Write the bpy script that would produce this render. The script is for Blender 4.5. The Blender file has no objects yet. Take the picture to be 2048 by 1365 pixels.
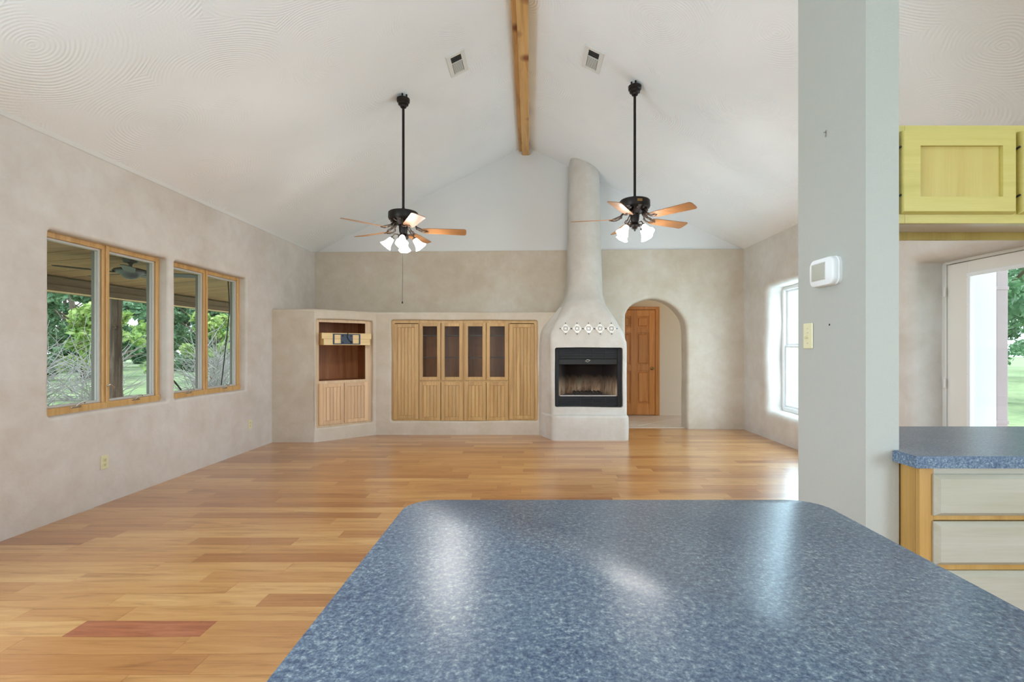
import bpy, bmesh, math, random
import numpy as np
from mathutils import Vector, Matrix
random.seed(7)
R = math.radians
S = bpy.context.scene
C = S.collection

# ------------------------------------------------------------------ camera, sky, light, exposure
cam = bpy.data.cameras.new('camera')
cam.sensor_width = 36.0
cam.lens = 970.0 * 36.0 / 2048.0
cam.shift_x = -36.0 / 2048.0
cam.shift_y = 14.5 / 2048.0
cam.clip_start = 0.02
cam_o = bpy.data.objects.new('camera', cam)
C.objects.link(cam_o)
cam_o.location = (0, 0, 1.30)
cam_o.rotation_euler = (R(90), 0, 0)
S.camera = cam_o

S.view_settings.view_transform = 'Standard'
S.view_settings.look = 'None'
S.view_settings.gamma = 1.0
S.view_settings.use_curve_mapping = False
S.view_settings.exposure = 0.42

W = bpy.data.worlds.new('sky')
S.world = W
W.use_nodes = True
bgn = W.node_tree.nodes['Background']
bgn.inputs['Color'].default_value = (0.76, 0.89, 1.0, 1)
bgn.inputs['Strength'].default_value = 3.3

def light(name, kind, loc, rot, energy, color=(1, 1, 1), size=1.0, size_y=None, parent=None):
    l = bpy.data.lights.new(name, kind)
    l.energy = energy; l.color = color
    if kind == 'AREA':
        l.size = size
        if size_y: l.shape = 'RECTANGLE'; l.size_y = size_y
    elif kind == 'SUN': l.angle = size
    else: l.shadow_soft_size = size
    o = bpy.data.objects.new(name, l); C.objects.link(o)
    o.location = loc; o.rotation_euler = rot
    if parent: o.parent = parent
    return o

light('sun', 'SUN', (0, 30, 30), (R(-42), 0, R(6)), 1.8, (1, 0.95, 0.86), R(3))
# added fill lamp in an invented opening behind the camera
light('rear_fill', 'AREA', (1.4, -3.1, 1.25), (R(90), 0, 0), 20, (0.70, 0.87, 1.0), 2.6, 2.2)
# added fill lamps in invented, unseen side openings, to brighten the ceiling
light('left_fill', 'AREA', (-3.62, 0.3, 1.45), (0, R(-90), 0), 125, (0.64, 0.84, 1.0), 1.3, 3.0)
light('right_fill', 'AREA', (3.50, -1.7, 1.50), (0, R(90), 0), 95, (0.64, 0.84, 1.0), 1.2, 2.4)
# daylight through the tall window of the right wall
light('window_daylight', 'AREA', (3.77, 6.075, 1.295), (0, R(90), 0), 62, (0.56, 0.81, 1.0), 1.78, 1.9)
S.cycles.max_bounces = 6
S.cycles.diffuse_bounces = 4
S.cycles.glossy_bounces = 3
S.cycles.use_adaptive_sampling = True
S.cycles.adaptive_threshold = 0.08
S.cycles.sample_clamp_indirect = 4.0
S.cycles.caustics_reflective = False
S.cycles.caustics_refractive = False

# ------------------------------------------------------------------ material helpers
MATS = {}
def srgb(r, g, b):
    f = lambda c: (c / 255 / 12.92) if c / 255 <= 0.04045 else ((c / 255 + 0.055) / 1.055) ** 2.4
    return (f(r), f(g), f(b), 1)

class NT:
    def __init__(s, name):
        s.m = bpy.data.materials.new(name); s.m.use_nodes = True
        s.t = s.m.node_tree; s.b = s.t.nodes['Principled BSDF']; s.out = s.t.nodes['Material Output']
        MATS[name] = s.m
    def n(s, typ, **kw):
        x = s.t.nodes.new(typ)
        for k, v in kw.items():
            if k in x.inputs: x.inputs[k].default_value = v
            else: setattr(x, k, v)
        return x
    def l(s, a, b): s.t.links.new(a, b)
    def coords(s, kind='Object', scale=(1, 1, 1), rot=(0, 0, 0)):
        tc = s.n('ShaderNodeTexCoord'); mp = s.n('ShaderNodeMapping')
        mp.inputs['Scale'].default_value = scale; mp.inputs['Rotation'].default_value = rot
        s.l(tc.outputs[kind], mp.inputs['Vector']); return mp.outputs['Vector']
    def noise(s, vec, scale, detail=4, rough=0.55, dist=0.0):
        x = s.n('ShaderNodeTexNoise'); x.inputs['Scale'].default_value = scale; x.inputs['Detail'].default_value = detail
        x.inputs['Roughness'].default_value = rough; x.inputs['Distortion'].default_value = dist
        if vec is not None: s.l(vec, x.inputs['Vector'])
        return x.outputs['Fac']
    def ramp(s, fac, stops):
        x = s.n('ShaderNodeValToRGB'); cr = x.color_ramp
        while len(cr.elements) < len(stops): cr.elements.new(0.5)
        for e, (p, c) in zip(cr.elements, stops): e.position = p; e.color = c
        s.l(fac, x.inputs['Fac']); return x.outputs['Color']
    def mix(s, fac, a, b, mode='MIX'):
        x = s.n('ShaderNodeMix', data_type='RGBA', blend_type=mode)
        for sock, v in ((x.inputs[0], fac), (x.inputs[6], a), (x.inputs[7], b)):
            if hasattr(v, 'is_linked'): s.l(v, sock)
            else: sock.default_value = v
        return x.outputs[2]
    def math(s, op, a, b=0.0):
        x = s.n('ShaderNodeMath', operation=op)
        for sock, v in ((x.inputs[0], a), (x.inputs[1], b)):
            if hasattr(v, 'is_linked'): s.l(v, sock)
            else: sock.default_value = v
        return x.outputs[0]
    def bump(s, h, strength, dist=0.01):
        x = s.n('ShaderNodeBump'); x.inputs['Strength'].default_value = strength; x.inputs['Distance'].default_value = dist
        s.l(h, x.inputs['Height']); s.l(x.outputs['Normal'], s.b.inputs['Normal'])
    def base(s, c):
        if hasattr(c, 'is_linked'): s.l(c, s.b.inputs['Base Color'])
        else: s.b.inputs['Base Color'].default_value = c
    def set(s, **kw):
        for k, v in kw.items(): s.b.inputs[k.replace('_', ' ')].default_value = v
        return s

def plaster(name, pale, mid, dark, k=1.0):
    t = NT(name); v = t.coords()
    big = t.noise(v, 0.9 * k, 5, 0.6, 0.4); sm = t.noise(v, 5.0, 6, 0.65, 0.3)
    m = t.mix(0.4, big, sm)
    t.base(t.ramp(m, [(0.28, dark), (0.49, mid), (0.70, pale)]))
    fine = t.noise(v, 38, 4, 0.6); med = t.noise(v, 3.2, 3, 0.5)
    t.bump(t.mix(0.25, med, fine), 0.35, 0.02)
    t.set(Roughness=0.9); t.b.inputs['Specular IOR Level'].default_value = 0.25
plaster('plaster', srgb(224, 218, 212), srgb(211, 201, 193), srgb(195, 182, 169))
plaster('plaster_warm_lit', srgb(219, 210, 199), srgb(206, 193, 176), srgb(192, 175, 153))  # same plaster, with warm lamp light put into the colour as tan
plaster('plaster_white', srgb(220, 216, 212), srgb(208, 201, 193), srgb(194, 183, 172))

def painted(name, col, rough=0.6, b=0.05, sc=120):
    t = NT(name); v = t.coords()
    n = t.noise(v, 2.0, 3)
    c2 = tuple(x * 0.96 for x in col[:3]) + (1,)
    t.base(t.mix(n, col, c2)); t.bump(t.noise(v, sc, 2), b, 0.004); t.set(Roughness=rough)
painted('gable_white', srgb(230, 230, 230), 0.85, 0.1, 60)
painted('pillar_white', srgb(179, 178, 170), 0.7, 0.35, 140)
painted('door_white', srgb(232, 228, 220), 0.45, 0.02)
painted('vinyl_white', srgb(240, 241, 242), 0.35, 0.01)
painted('ivory_plastic', srgb(226, 218, 178), 0.35, 0.0)
painted('white_plastic', srgb(236, 236, 236), 0.4, 0.0)
painted('lcd', srgb(176, 174, 160), 0.25, 0.0)
painted('dark_hole', srgb(40, 36, 32), 0.7, 0.0)
painted('hall_paint', srgb(211, 194, 171), 0.8, 0.1, 60)
painted('melamine', srgb(232, 224, 214), 0.22, 0.0)
painted('screen_grey', srgb(196, 192, 186), 0.5, 0.0)
painted('sash_grey', srgb(120, 114, 104), 0.5, 0.0)
painted('sash_dark', srgb(70, 66, 58), 0.6, 0.0)
painted('mauve_paint', srgb(168, 148, 150), 0.6, 0.1, 30)
painted('stucco_white', srgb(216, 216, 218), 0.9, 0.15, 50)
painted('concrete', srgb(200, 196, 188), 0.9, 0.3, 30)
painted('vent_white', srgb(232, 231, 228), 0.5, 0.0)
painted('vent_dark', srgb(62, 60, 58), 0.7, 0.0)
painted('firebox_black', srgb(24, 23, 23), 0.55, 0.1, 200)
painted('firebox_trim', srgb(24, 24, 28), 0.65, 0.02, 200)
painted('porch_fan_metal', srgb(66, 70, 68), 0.5, 0.0)
painted('tile_white', srgb(240, 236, 228), 0.25, 0.0)
painted('tile_ink', srgb(52, 56, 78), 0.35, 0.0)
painted('tile_rust', srgb(172, 108, 66), 0.35, 0.0)
painted('grout', srgb(200, 186, 168), 0.9, 0.1)

# swirled ceiling texture
t = NT('ceiling_swirl'); v = t.coords()
dn = t.n('ShaderNodeTexNoise', Scale=1.3, Detail=2.0); t.l(v, dn.inputs['Vector'])
vm = t.n('ShaderNodeVectorMath', operation='SCALE'); vm.inputs['Scale'].default_value = 0.22; t.l(dn.outputs['Color'], vm.inputs[0])
va = t.n('ShaderNodeVectorMath', operation='ADD'); t.l(v, va.inputs[0]); t.l(vm.outputs[0], va.inputs[1])
vo = t.n('ShaderNodeTexVoronoi', Scale=1.15, voronoi_dimensions='2D'); t.l(va.outputs[0], vo.inputs['Vector'])
rings = t.math('SINE', t.math('MULTIPLY', vo.outputs['Distance'], 230.0))
mask = t.ramp(t.noise(v, 2.1, 3), [(0.44, (0, 0, 0, 1)), (0.62, (1, 1, 1, 1))])
h = t.math('MULTIPLY', rings, mask)
t.bump(t.math('ADD', h, t.math('MULTIPLY', t.noise(v, 60, 3), 0.8)), 0.28, 0.006)
t.base(t.mix(t.noise(v, 1.5, 3), srgb(247, 249, 252), srgb(242, 245, 248))); t.set(Roughness=0.85)

def wood(name, c1, c2, c3, axis='z', scale=1.0, rough=0.4, rnd=False, coat=0.0):
    t = NT(name)
    tc = t.n('ShaderNodeTexCoord'); src = tc.outputs['Object']
    st = {'x': (0.8, 14, 14), 'y': (14, 0.8, 14), 'z': (14, 14, 0.8)}[axis]
    if rnd:
        oi = t.n('ShaderNodeObjectInfo')
        cx = t.n('ShaderNodeCombineXYZ')
        m9 = t.math('MULTIPLY', oi.outputs['Random'], 31.0)
        for i in range(3): t.l(m9, cx.inputs[i])
        ad = t.n('ShaderNodeVectorMath', operation='ADD'); t.l(src, ad.inputs[0]); t.l(cx.outputs[0], ad.inputs[1]); src = ad.outputs[0]
    mp = t.n('ShaderNodeMapping'); mp.inputs['Scale'].default_value = tuple(a * scale for a in st); t.l(src, mp.inputs['Vector'])
    v = mp.outputs['Vector']
    a = t.noise(v, 1.4, 6, 0.6, 0.8); b = t.noise(v, 9, 4, 0.7)
    f = t.mix(0.3, a, b)
    col = t.ramp(f, [(0.33, c1), (0.5, c2), (0.66, c3)])
    if rnd:
        hs = t.n('ShaderNodeHueSaturation'); t.l(col, hs.inputs['Color'])
        t.l(t.math('ADD', t.math('MULTIPLY', oi.outputs['Random'], 0.22), 0.88), hs.inputs['Value']); col = hs.outputs['Color']
    t.base(col); t.bump(b, 0.06, 0.003); t.set(Roughness=rough, Coat_Weight=coat, Coat_Roughness=0.15)
wood('oak_door', srgb(171, 130, 78), srgb(197, 156, 100), srgb(210, 173, 119), 'z', 1.0, 0.4, True)
wood('oak_frame', srgb(186, 144, 89), srgb(205, 165, 108), srgb(217, 180, 125), 'z', 1.0, 0.4)
wood('oak_shaded', srgb(125, 74, 36), srgb(157, 96, 52), srgb(175, 112, 63), 'z', 0.7, 0.5)  # cabinet oak with the shade of the niches painted in
wood('pine_pale', srgb(222, 186, 130), srgb(236, 204, 150), srgb(242, 216, 168), 'x', 1.0, 0.5)
wood('pine_pink', srgb(206, 166, 126), srgb(222, 184, 144), srgb(232, 198, 160), 'z', 1.0, 0.45, True)
wood('pine_frame', srgb(204, 172, 136), srgb(218, 188, 152), srgb(228, 202, 168), 'z', 1.0, 0.45)
wood('window_wood', srgb(178, 132, 78), srgb(202, 158, 100), srgb(216, 174, 118), 'z', 1.0, 0.35)
wood('hall_door_wood', srgb(166, 103, 48), srgb(188, 123, 63), srgb(199, 138, 77), 'z', 1.0, 0.35, True)
wood('maple_yellow_cast', srgb(180, 164, 87), srgb(193, 177, 100), srgb(203, 186, 113), 'x', 0.5, 0.35)  # same maple as the drawers, yellow light cast put into the colour
wood('maple_panel', srgb(177, 153, 80), srgb(190, 167, 93), srgb(197, 177, 104), 'z', 0.5, 0.35)  # upper door panels, the same yellow light cast painted in
wood('maple_pale_lit', srgb(167, 160, 140), srgb(177, 171, 155), srgb(186, 182, 169), 'x', 0.5, 0.35)  # same maple as the upper doors, its paler lighting put into the colour
wood('maple_side', srgb(167, 124, 62), srgb(182, 139, 75), srgb(194, 152, 88), 'z', 0.7, 0.4)
wood('porch_board', srgb(120, 88, 56), srgb(152, 116, 74), srgb(172, 134, 88), 'x', 0.8, 0.8, True)
wood('porch_beam', srgb(96, 76, 58), srgb(120, 96, 74), srgb(138, 112, 88), 'y', 0.8, 0.8)
wood('cedar_bark', srgb(70, 58, 50), srgb(104, 88, 76), srgb(140, 122, 106), 'z', 1.2, 0.95)
wood('fan_blade', srgb(138, 94, 55), srgb(156, 110, 70), srgb(169, 125, 85), 'x', 0.9, 0.35)

# ridge beam wood with knots
t = NT('beam_wood'); v = t.coords('Object', (10, 0.7, 10))
a = t.noise(v, 1.3, 5, 0.6, 0.8)
col = t.ramp(a, [(0.3, srgb(186, 138, 80)), (0.5, srgb(212, 166, 104)), (0.7, srgb(224, 182, 122))])
kv = t.coords('Object', (1.0, 1.0, 1.0))
vo = t.n('ShaderNodeTexVoronoi', Scale=3.6); t.l(kv, vo.inputs['Vector'])
kn = t.ramp(vo.outputs['Distance'], [(0.10, (1, 1, 1, 1)), (0.20, (0.5, 0.5, 0.5, 1)), (0.32, (0, 0, 0, 1))])
t.base(t.mix(kn, col, srgb(140, 84, 42))); t.set(Roughness=0.55); t.bump(a, 0.05, 0.004)

# floor boards (colour varies by board through the attribute rnd)
t = NT('floor_board')
at = t.n('ShaderNodeAttribute', attribute_name='rnd')
tc = t.n('ShaderNodeTexCoord'); cx = t.n('ShaderNodeCombineXYZ')
m9 = t.math('MULTIPLY', at.outputs['Fac'], 57.0)
for i in range(3): t.l(m9, cx.inputs[i])
ad = t.n('ShaderNodeVectorMath', operation='ADD'); t.l(tc.outputs['Object'], ad.inputs[0]); t.l(cx.outputs[0], ad.inputs[1])
mp = t.n('ShaderNodeMapping'); mp.inputs['Scale'].default_value = (1.0, 12, 1); t.l(ad.outputs[0], mp.inputs['Vector'])
a = t.noise(mp.outputs['Vector'], 1.6, 6, 0.62, 1.1); b = t.noise(mp.outputs['Vector'], 9, 4, 0.7)
f = t.mix(0.25, a, b)
grain = t.ramp(f, [(0.34, srgb(166, 118, 68)), (0.47, srgb(200, 152, 96)), (0.66, srgb(216, 172, 116))])
tint = t.ramp(at.outputs['Fac'], [(0.0, srgb(206, 172, 142)), (0.08, srgb(212, 182, 154)), (0.3, srgb(230, 208, 184)), (0.65, srgb(242, 228, 208)), (1.0, srgb(252, 246, 234))])
t.base(t.mix(1.0, grain, tint, 'MULTIPLY')); t.bump(b, 0.04, 0.002)
t.set(Roughness=0.34, Coat_Weight=1.0, Coat_Roughness=0.26)
t = NT('floor_red'); t.base(t.ramp(t.noise(t.coords('Object', (1.5, 14, 1)), 2.0, 6, 0.6, 1.0), [(0.3, srgb(138, 72, 44)), (0.5, srgb(164, 92, 58)), (0.7, srgb(182, 112, 74))])); t.set(Roughness=0.34, Coat_Weight=1.0, Coat_Roughness=0.26)
t = NT('subfloor'); t.base(srgb(120, 84, 50)); t.set(Roughness=0.8)

# blue speckled laminate
t = NT('laminate'); v = t.coords()
a = t.noise(v, 105, 5, 0.75, 0.2); b = t.noise(v, 260, 3, 0.6); c = t.noise(v, 7, 2)
f = t.mix(0.3, a, b); f = t.math('ADD', f, t.math('MULTIPLY', t.math('SUBTRACT', c, 0.5), 0.10))
t.base(t.ramp(f, [(0.36, srgb(46, 64, 96)), (0.46, srgb(80, 98, 122)), (0.55, srgb(112, 130, 146)), (0.66, srgb(174, 186, 190))]))
t.set(Roughness=0.29)

# small hall tiles
t = NT('hall_tile'); t.base(t.mix(t.noise(t.coords(), 3, 3), srgb(222, 206, 188), srgb(206, 188, 168))); t.set(Roughness=0.35)
# metals
def metal(name, col, rough, metallic=1.0):
    t = NT(name); t.base(col); t.set(Roughness=rough, Metallic=metallic)
metal('bronze', srgb(40, 34, 32), 0.4, 0.6)
metal('bronze_light', srgb(104, 92, 84), 0.3, 0.9)
metal('chrome', srgb(190, 188, 184), 0.25)
metal('brass_aged', srgb(150, 120, 80), 0.3)
metal('steel_strip', srgb(210, 205, 198), 0.4)
metal('mount_metal', srgb(70, 78, 92), 0.45, 0.7)
# soot-stained refractory panel
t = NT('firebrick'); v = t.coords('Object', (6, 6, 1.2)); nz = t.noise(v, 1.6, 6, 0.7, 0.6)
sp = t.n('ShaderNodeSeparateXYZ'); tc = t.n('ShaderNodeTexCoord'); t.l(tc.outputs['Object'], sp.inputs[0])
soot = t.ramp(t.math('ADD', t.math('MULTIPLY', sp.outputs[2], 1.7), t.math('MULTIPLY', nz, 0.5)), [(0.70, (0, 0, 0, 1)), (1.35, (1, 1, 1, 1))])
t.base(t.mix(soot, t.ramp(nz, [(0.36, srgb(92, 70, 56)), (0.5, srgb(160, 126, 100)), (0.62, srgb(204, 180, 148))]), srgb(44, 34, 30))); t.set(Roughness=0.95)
t = NT('ash'); t.base(t.mix(t.noise(t.coords(), 40, 4), srgb(60, 54, 52), srgb(150, 140, 132))); t.set(Roughness=1.0)
# clear glass: transparent with a thin reflection
t = NT('glass'); tr = t.n('ShaderNodeBsdfTransparent'); gl = t.n('ShaderNodeBsdfGlossy', Roughness=0.02)
lw = t.n('ShaderNodeLayerWeight', Blend=0.5); mx = t.n('ShaderNodeMixShader')
fz = t.math('ADD', t.math('MULTIPLY', t.math('POWER', lw.outputs['Facing'], 5.0), 0.6), 0.025)
tr.inputs['Color'].default_value = (0.95, 0.97, 0.96, 1)
t.l(fz, mx.inputs[0]); t.l(tr.outputs[0], mx.inputs[1]); t.l(gl.outputs[0], mx.inputs[2]); t.l(mx.outputs[0], t.out.inputs['Surface'])
# lit frosted glass shades of the fans
t = NT('lit_glass'); t.base((1, 1, 1, 1)); t.set(Roughness=0.5, Emission_Strength=5.0); t.b.inputs['Emission Color'].default_value = (1, 0.98, 0.94, 1)
# leaves, grass, bark
def leaf(name, stops, sc):
    t = NT(name)
    col = t.ramp(t.noise(t.coords(), sc, 4, 0.7), stops)
    t.base(col); t.set(Roughness=0.6)
    tl = t.n('ShaderNodeBsdfTranslucent'); t.l(col, tl.inputs['Color']); mx = t.n('ShaderNodeMixShader'); mx.inputs[0].default_value = 0.3
    t.l(t.b.outputs[0], mx.inputs[1]); t.l(tl.outputs[0], mx.inputs[2]); t.l(mx.outputs[0], t.out.inputs['Surface'])
leaf('leaf_dark', [(0.3, srgb(52, 88, 62)), (0.5, srgb(96, 136, 98)), (0.7, srgb(150, 180, 140))], 1.5)
leaf('leaf_yellow', [(0.3, srgb(96, 130, 66)), (0.5, srgb(140, 166, 88)), (0.7, srgb(186, 196, 124))], 2.0)
t = NT('grass'); v = t.coords()
t.base(t.ramp(t.mix(0.4, t.noise(v, 0.35, 4), t.noise(v, 9, 4)), [(0.35, srgb(84, 104, 66)), (0.5, srgb(112, 132, 88)), (0.65, srgb(142, 156, 112))])); t.set(Roughness=0.95)
t = NT('bare_branch'); t.base(t.mix(t.noise(t.coords(), 4, 3), srgb(112, 106, 104), srgb(160, 154, 152))); t.set(Roughness=0.9)
t = NT('trunk'); t.base(t.mix(t.noise(t.coords(), 6, 3), srgb(84, 70, 60), srgb(124, 108, 94))); t.set(Roughness=0.95)
t = NT('vine'); t.base(srgb(56, 50, 46)); t.set(Roughness=0.9)

# ------------------------------------------------------------------ mesh helpers
def finish(name, me, mat, parent=None, smooth=False):
    if mat: me.materials.append(MATS[mat])
    if smooth is True:
        for p in me.polygons: p.use_smooth = True
    elif smooth:
        for p in me.polygons: p.use_smooth = True
        me.set_sharp_from_angle(angle=R(smooth))
    o = bpy.data.objects.new(name, me); C.objects.link(o)
    if parent: o.parent = parent
    return o

class MB:
    """collects shapes; build() links them as one mesh object"""
    def __init__(s): s.bm = bmesh.new()
    def box(s, x0, x1, y0, y1, z0, z1, bev=0.0, seg=1, M=None):
        r = bmesh.ops.create_cube(s.bm, size=1.0)
        vs = r['verts']
        for v in vs:
            v.co = Vector((x0 + (v.co.x + .5) * (x1 - x0), y0 + (v.co.y + .5) * (y1 - y0), z0 + (v.co.z + .5) * (z1 - z0)))
        if bev > 0:
            es = list({e for v in vs for e in v.link_edges})
            rr = bmesh.ops.bevel(s.bm, geom=es, offset=bev, segments=seg, affect='EDGES', profile=0.5)
            vs = list({v for f in rr['faces'] for v in f.verts} | {v for v in vs if v.is_valid})
        if M is not None:
            for v in vs: v.co = M @ v.co
        return s
    def lathe(s, prof, n=24, M=None, cap=True, wob=None):
        rings = []
        for (r, z) in prof:
            ring = []
            for i in range(n):
                a = 2 * math.pi * i / n
                rr = r * (1 + (wob(a, z) if wob else 0))
                co = Vector((rr * math.cos(a), rr * math.sin(a), z))
                ring.append(s.bm.verts.new(M @ co if M is not None else co))
            rings.append(ring)
        for a, b in zip(rings, rings[1:]):
            for i in range(n):
                s.bm.faces.new((a[i], a[(i + 1) % n], b[(i + 1) % n], b[i]))
        if cap:
            for ring in (rings[0], rings[-1]):
                try: s.bm.faces.new(ring)
                except ValueError: pass
        return s
    def tube(s, pts, rad, n=8, cap=True):
        pts = [Vector(p) for p in pts]; rings = []
        for i, p in enumerate(pts):
            d = (pts[min(i + 1, len(pts) - 1)] - pts[max(i - 1, 0)]).normalized()
            u = d.orthogonal().normalized()
            if i and abs((pu - pu.dot(d) * d).length) > 1e-4: u = (pu - pu.dot(d) * d).normalized()
            pu = u; w = d.cross(u); r = rad[i] if isinstance(rad, (list, tuple)) else rad
            rings.append([s.bm.verts.new(p + r * (math.cos(2 * math.pi * k / n) * u + math.sin(2 * math.pi * k / n) * w)) for k in range(n)])
        for a, b in zip(rings, rings[1:]):
            for i in range(n): s.bm.faces.new((a[i], a[(i + 1) % n], b[(i + 1) % n], b[i]))
        if cap: s.bm.faces.new(rings[0][::-1]); s.bm.faces.new(rings[-1])
        return s
    def prism(s, pts, axis, a, b):
        """2D polygon extruded: axis 'z': pts (x,y); 'y': pts (x,z); 'x': pts (y,z)"""
        f = {'z': lambda p, t: (p[0], p[1], t), 'y': lambda p, t: (p[0], t, p[1]), 'x': lambda p, t: (t, p[0], p[1])}[axis]
        A = [s.bm.verts.new(f(p, a)) for p in pts]; B = [s.bm.verts.new(f(p, b)) for p in pts]
        s.bm.faces.new(A); s.bm.faces.new(B[::-1]); n = len(pts)
        for i in range(n): s.bm.faces.new((A[i], A[(i + 1) % n], B[(i + 1) % n], B[i]))
        return s
    def loft(s, rings, closed=True, cap=True):
        V = [[s.bm.verts.new(p) for p in r] for r in rings]; n = len(rings[0])
        for a, b in zip(V, V[1:]):
            for i in range(n if closed else n - 1): s.bm.faces.new((a[i], a[(i + 1) % n], b[(i + 1) % n], b[i]))
        if cap: s.bm.faces.new(V[0][::-1]); s.bm.faces.new(V[-1])
        return s
    def build(s, name, mat, parent=None, smooth=False, label=None):
        bmesh.ops.recalc_face_normals(s.bm, faces=s.bm.faces)
        me = bpy.data.meshes.new(name); s.bm.to_mesh(me); s.bm.free()
        o = finish(name, me, mat, parent, smooth)
        if label: o['label'] = label
        return o

def box(name, mat, parent, x0, x1, y0, y1, z0, z1, bev=0.0, seg=1, label=None, smooth=False):
    return MB().box(x0, x1, y0, y1, z0, z1, bev, seg).build(name, mat, parent, smooth, label)

def thing(name, label, cat, loc=(0, 0, 0), rotz=0.0, group=None, kind=None):
    o = bpy.data.objects.new(name, None); C.objects.link(o)
    o.location = loc; o.rotation_euler = (0, 0, rotz); o.empty_display_size = 0.05
    return tag(o, label, cat, group, kind)
def tag(o, label=None, cat=None, group=None, kind=None):
    if label: o['label'] = label
    if cat: o['category'] = cat
    if group: o['group'] = group
    if kind: o['kind'] = kind
    return o
def struct(o, label, cat='wall'): return tag(o, label, cat, None, 'structure')

def rrect(x0, x1, z0, z1, c, n=6, wob=0.0):
    pts = []
    for cx, cz, a0 in ((x1 - c, z1 - c, 0), (x0 + c, z1 - c, 90), (x0 + c, z0 + c, 180), (x1 - c, z0 + c, 270)):
        for i in range(n + 1):
            a = R(a0 + 90 * i / n); pts.append([cx + c * math.cos(a), cz + c * math.sin(a)])
    # subdivide long sides so that the hand-shaped edge can waver
    out = []
    for i, p in enumerate(pts):
        q = pts[(i + 1) % len(pts)]; d = math.hypot(q[0] - p[0], q[1] - p[1]); k = max(1, int(d / 0.12))
        for j in range(k): out.append([p[0] + (q[0] - p[0]) * j / k, p[1] + (q[1] - p[1]) * j / k])
    if wob:
        cx, cz = (x0 + x1) / 2, (z0 + z1) / 2
        for p in out:
            w = wob * (math.sin(p[0] * 5.1 + p[1] * 3.3) + 0.7 * math.sin(p[0] * 2.3 - p[1] * 7.9 + 1.3))
            L = math.hypot(p[0] - cx, p[1] - cz); p[0] += (p[0] - cx) / L * w; p[1] += (p[1] - cz) / L * w
    return out

def wall(name, rect, openings, fmap, mat, label, segs=6, parent=None, extra=None):
    """wall sheet in a (u, v) plane with hand-rounded openings: (outline, radius, depth). fmap(u, v, d) -> xyz"""
    bm = bmesh.new(); smooth_faces = []
    u0, u1, v0, v1 = rect
    corner = extra or [(u0, v0), (u1, v0), (u1, v1), (u0, v1)]
    ed = []
    cv = [bm.verts.new(fmap(u, v, 0)) for u, v in corner]
    for i in range(len(cv)): ed.append(bm.edges.new((cv[i], cv[(i + 1) % len(cv)])))
    for outline, r, depth in openings:
        n = len(outline); nor = []
        for i in range(n):
            p, q = outline[i - 1], outline[(i + 1) % n]
            dx, dz = q[0] - p[0], q[1] - p[1]; L = math.hypot(dx, dz) or 1; nor.append((dz / L, -dx / L))
        prof = [(r + 0.012, 0.0)] + [(r - r * math.sin(R(90) * k / segs), r - r * math.cos(R(90) * k / segs)) for k in range(segs + 1)] + [(0, depth)]
        rings = [[bm.verts.new(fmap(outline[i][0] + nor[i][0] * off, outline[i][1] + nor[i][1] * off, d)) for i in range(n)] for off, d in prof]
        for a, b in zip(rings, rings[1:]):
            for i in range(n):
                fc = bm.faces.new((a[i], a[(i + 1) % n], b[(i + 1) % n], b[i])); smooth_faces.append(fc)
        # the flat part starts at its own copy of the outermost ring
        cp = [bm.verts.new(x.co) for x in rings[0]]
        for i in range(n): ed.append(bm.edges.new((cp[i], cp[(i + 1) % n])))
    bmesh.ops.triangle_fill(bm, use_beauty=True, use_dissolve=False, edges=ed)
    bmesh.ops.remove_doubles(bm, verts=bm.verts, dist=0.00005)
    bmesh.ops.recalc_face_normals(bm, faces=bm.faces)
    me = bpy.data.meshes.new(name); bm.to_mesh(me); bm.free()
    o = finish(name, me, mat, parent, 40)
    if label: struct(o, label)
    return o

def catmull(P, n=6):
    out = []
    for i in range(len(P) - 1):
        p0, p1, p2, p3 = P[max(i - 1, 0)], P[i], P[i + 1], P[min(i + 2, len(P) - 1)]
        for k in range(n):
            t_ = k / n
            out.append(tuple(0.5 * (2 * b + (c - a) * t_ + (2 * a - 5 * b + 4 * c - d) * t_ ** 2 + (3 * b - a - 3 * c + d) * t_ ** 3) for a, b, c, d in zip(p0, p1, p2, p3)))
    out.append(tuple(P[-1])); return out

# ------------------------------------------------------------------ room shell
XL, XR, YB, YF, ZW = -3.56, 3.42, 7.90, -3.2, 2.89
RX, RZ = -0.075, 4.605
SL = (RZ - ZW) / (RX - XL); SR = (RZ - ZW) / (XR - RX)
def zc(x): return RZ - (RX - x) * SL if x < RX else RZ - (x - RX) * SR

# ceiling: two slopes, one sheet
mb = MB()
mb.bm.faces.new([mb.bm.verts.new(p) for p in ((XL - .3, YF, zc(XL - .3)), (RX, YF, RZ), (RX, YB + .2, RZ), (XL - .3, YB + .2, zc(XL - .3)))])
mb.bm.faces.new([mb.bm.verts.new(p) for p in ((RX, YF, RZ), (XR + .3, YF, zc(XR + .3)), (XR + .3, YB + .2, zc(XR + .3)), (RX, YB + .2, RZ))])
struct(mb.build('ceiling', 'ceiling_swirl'), 'white vaulted ceiling with swirled plaster texture', 'ceiling')

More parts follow.
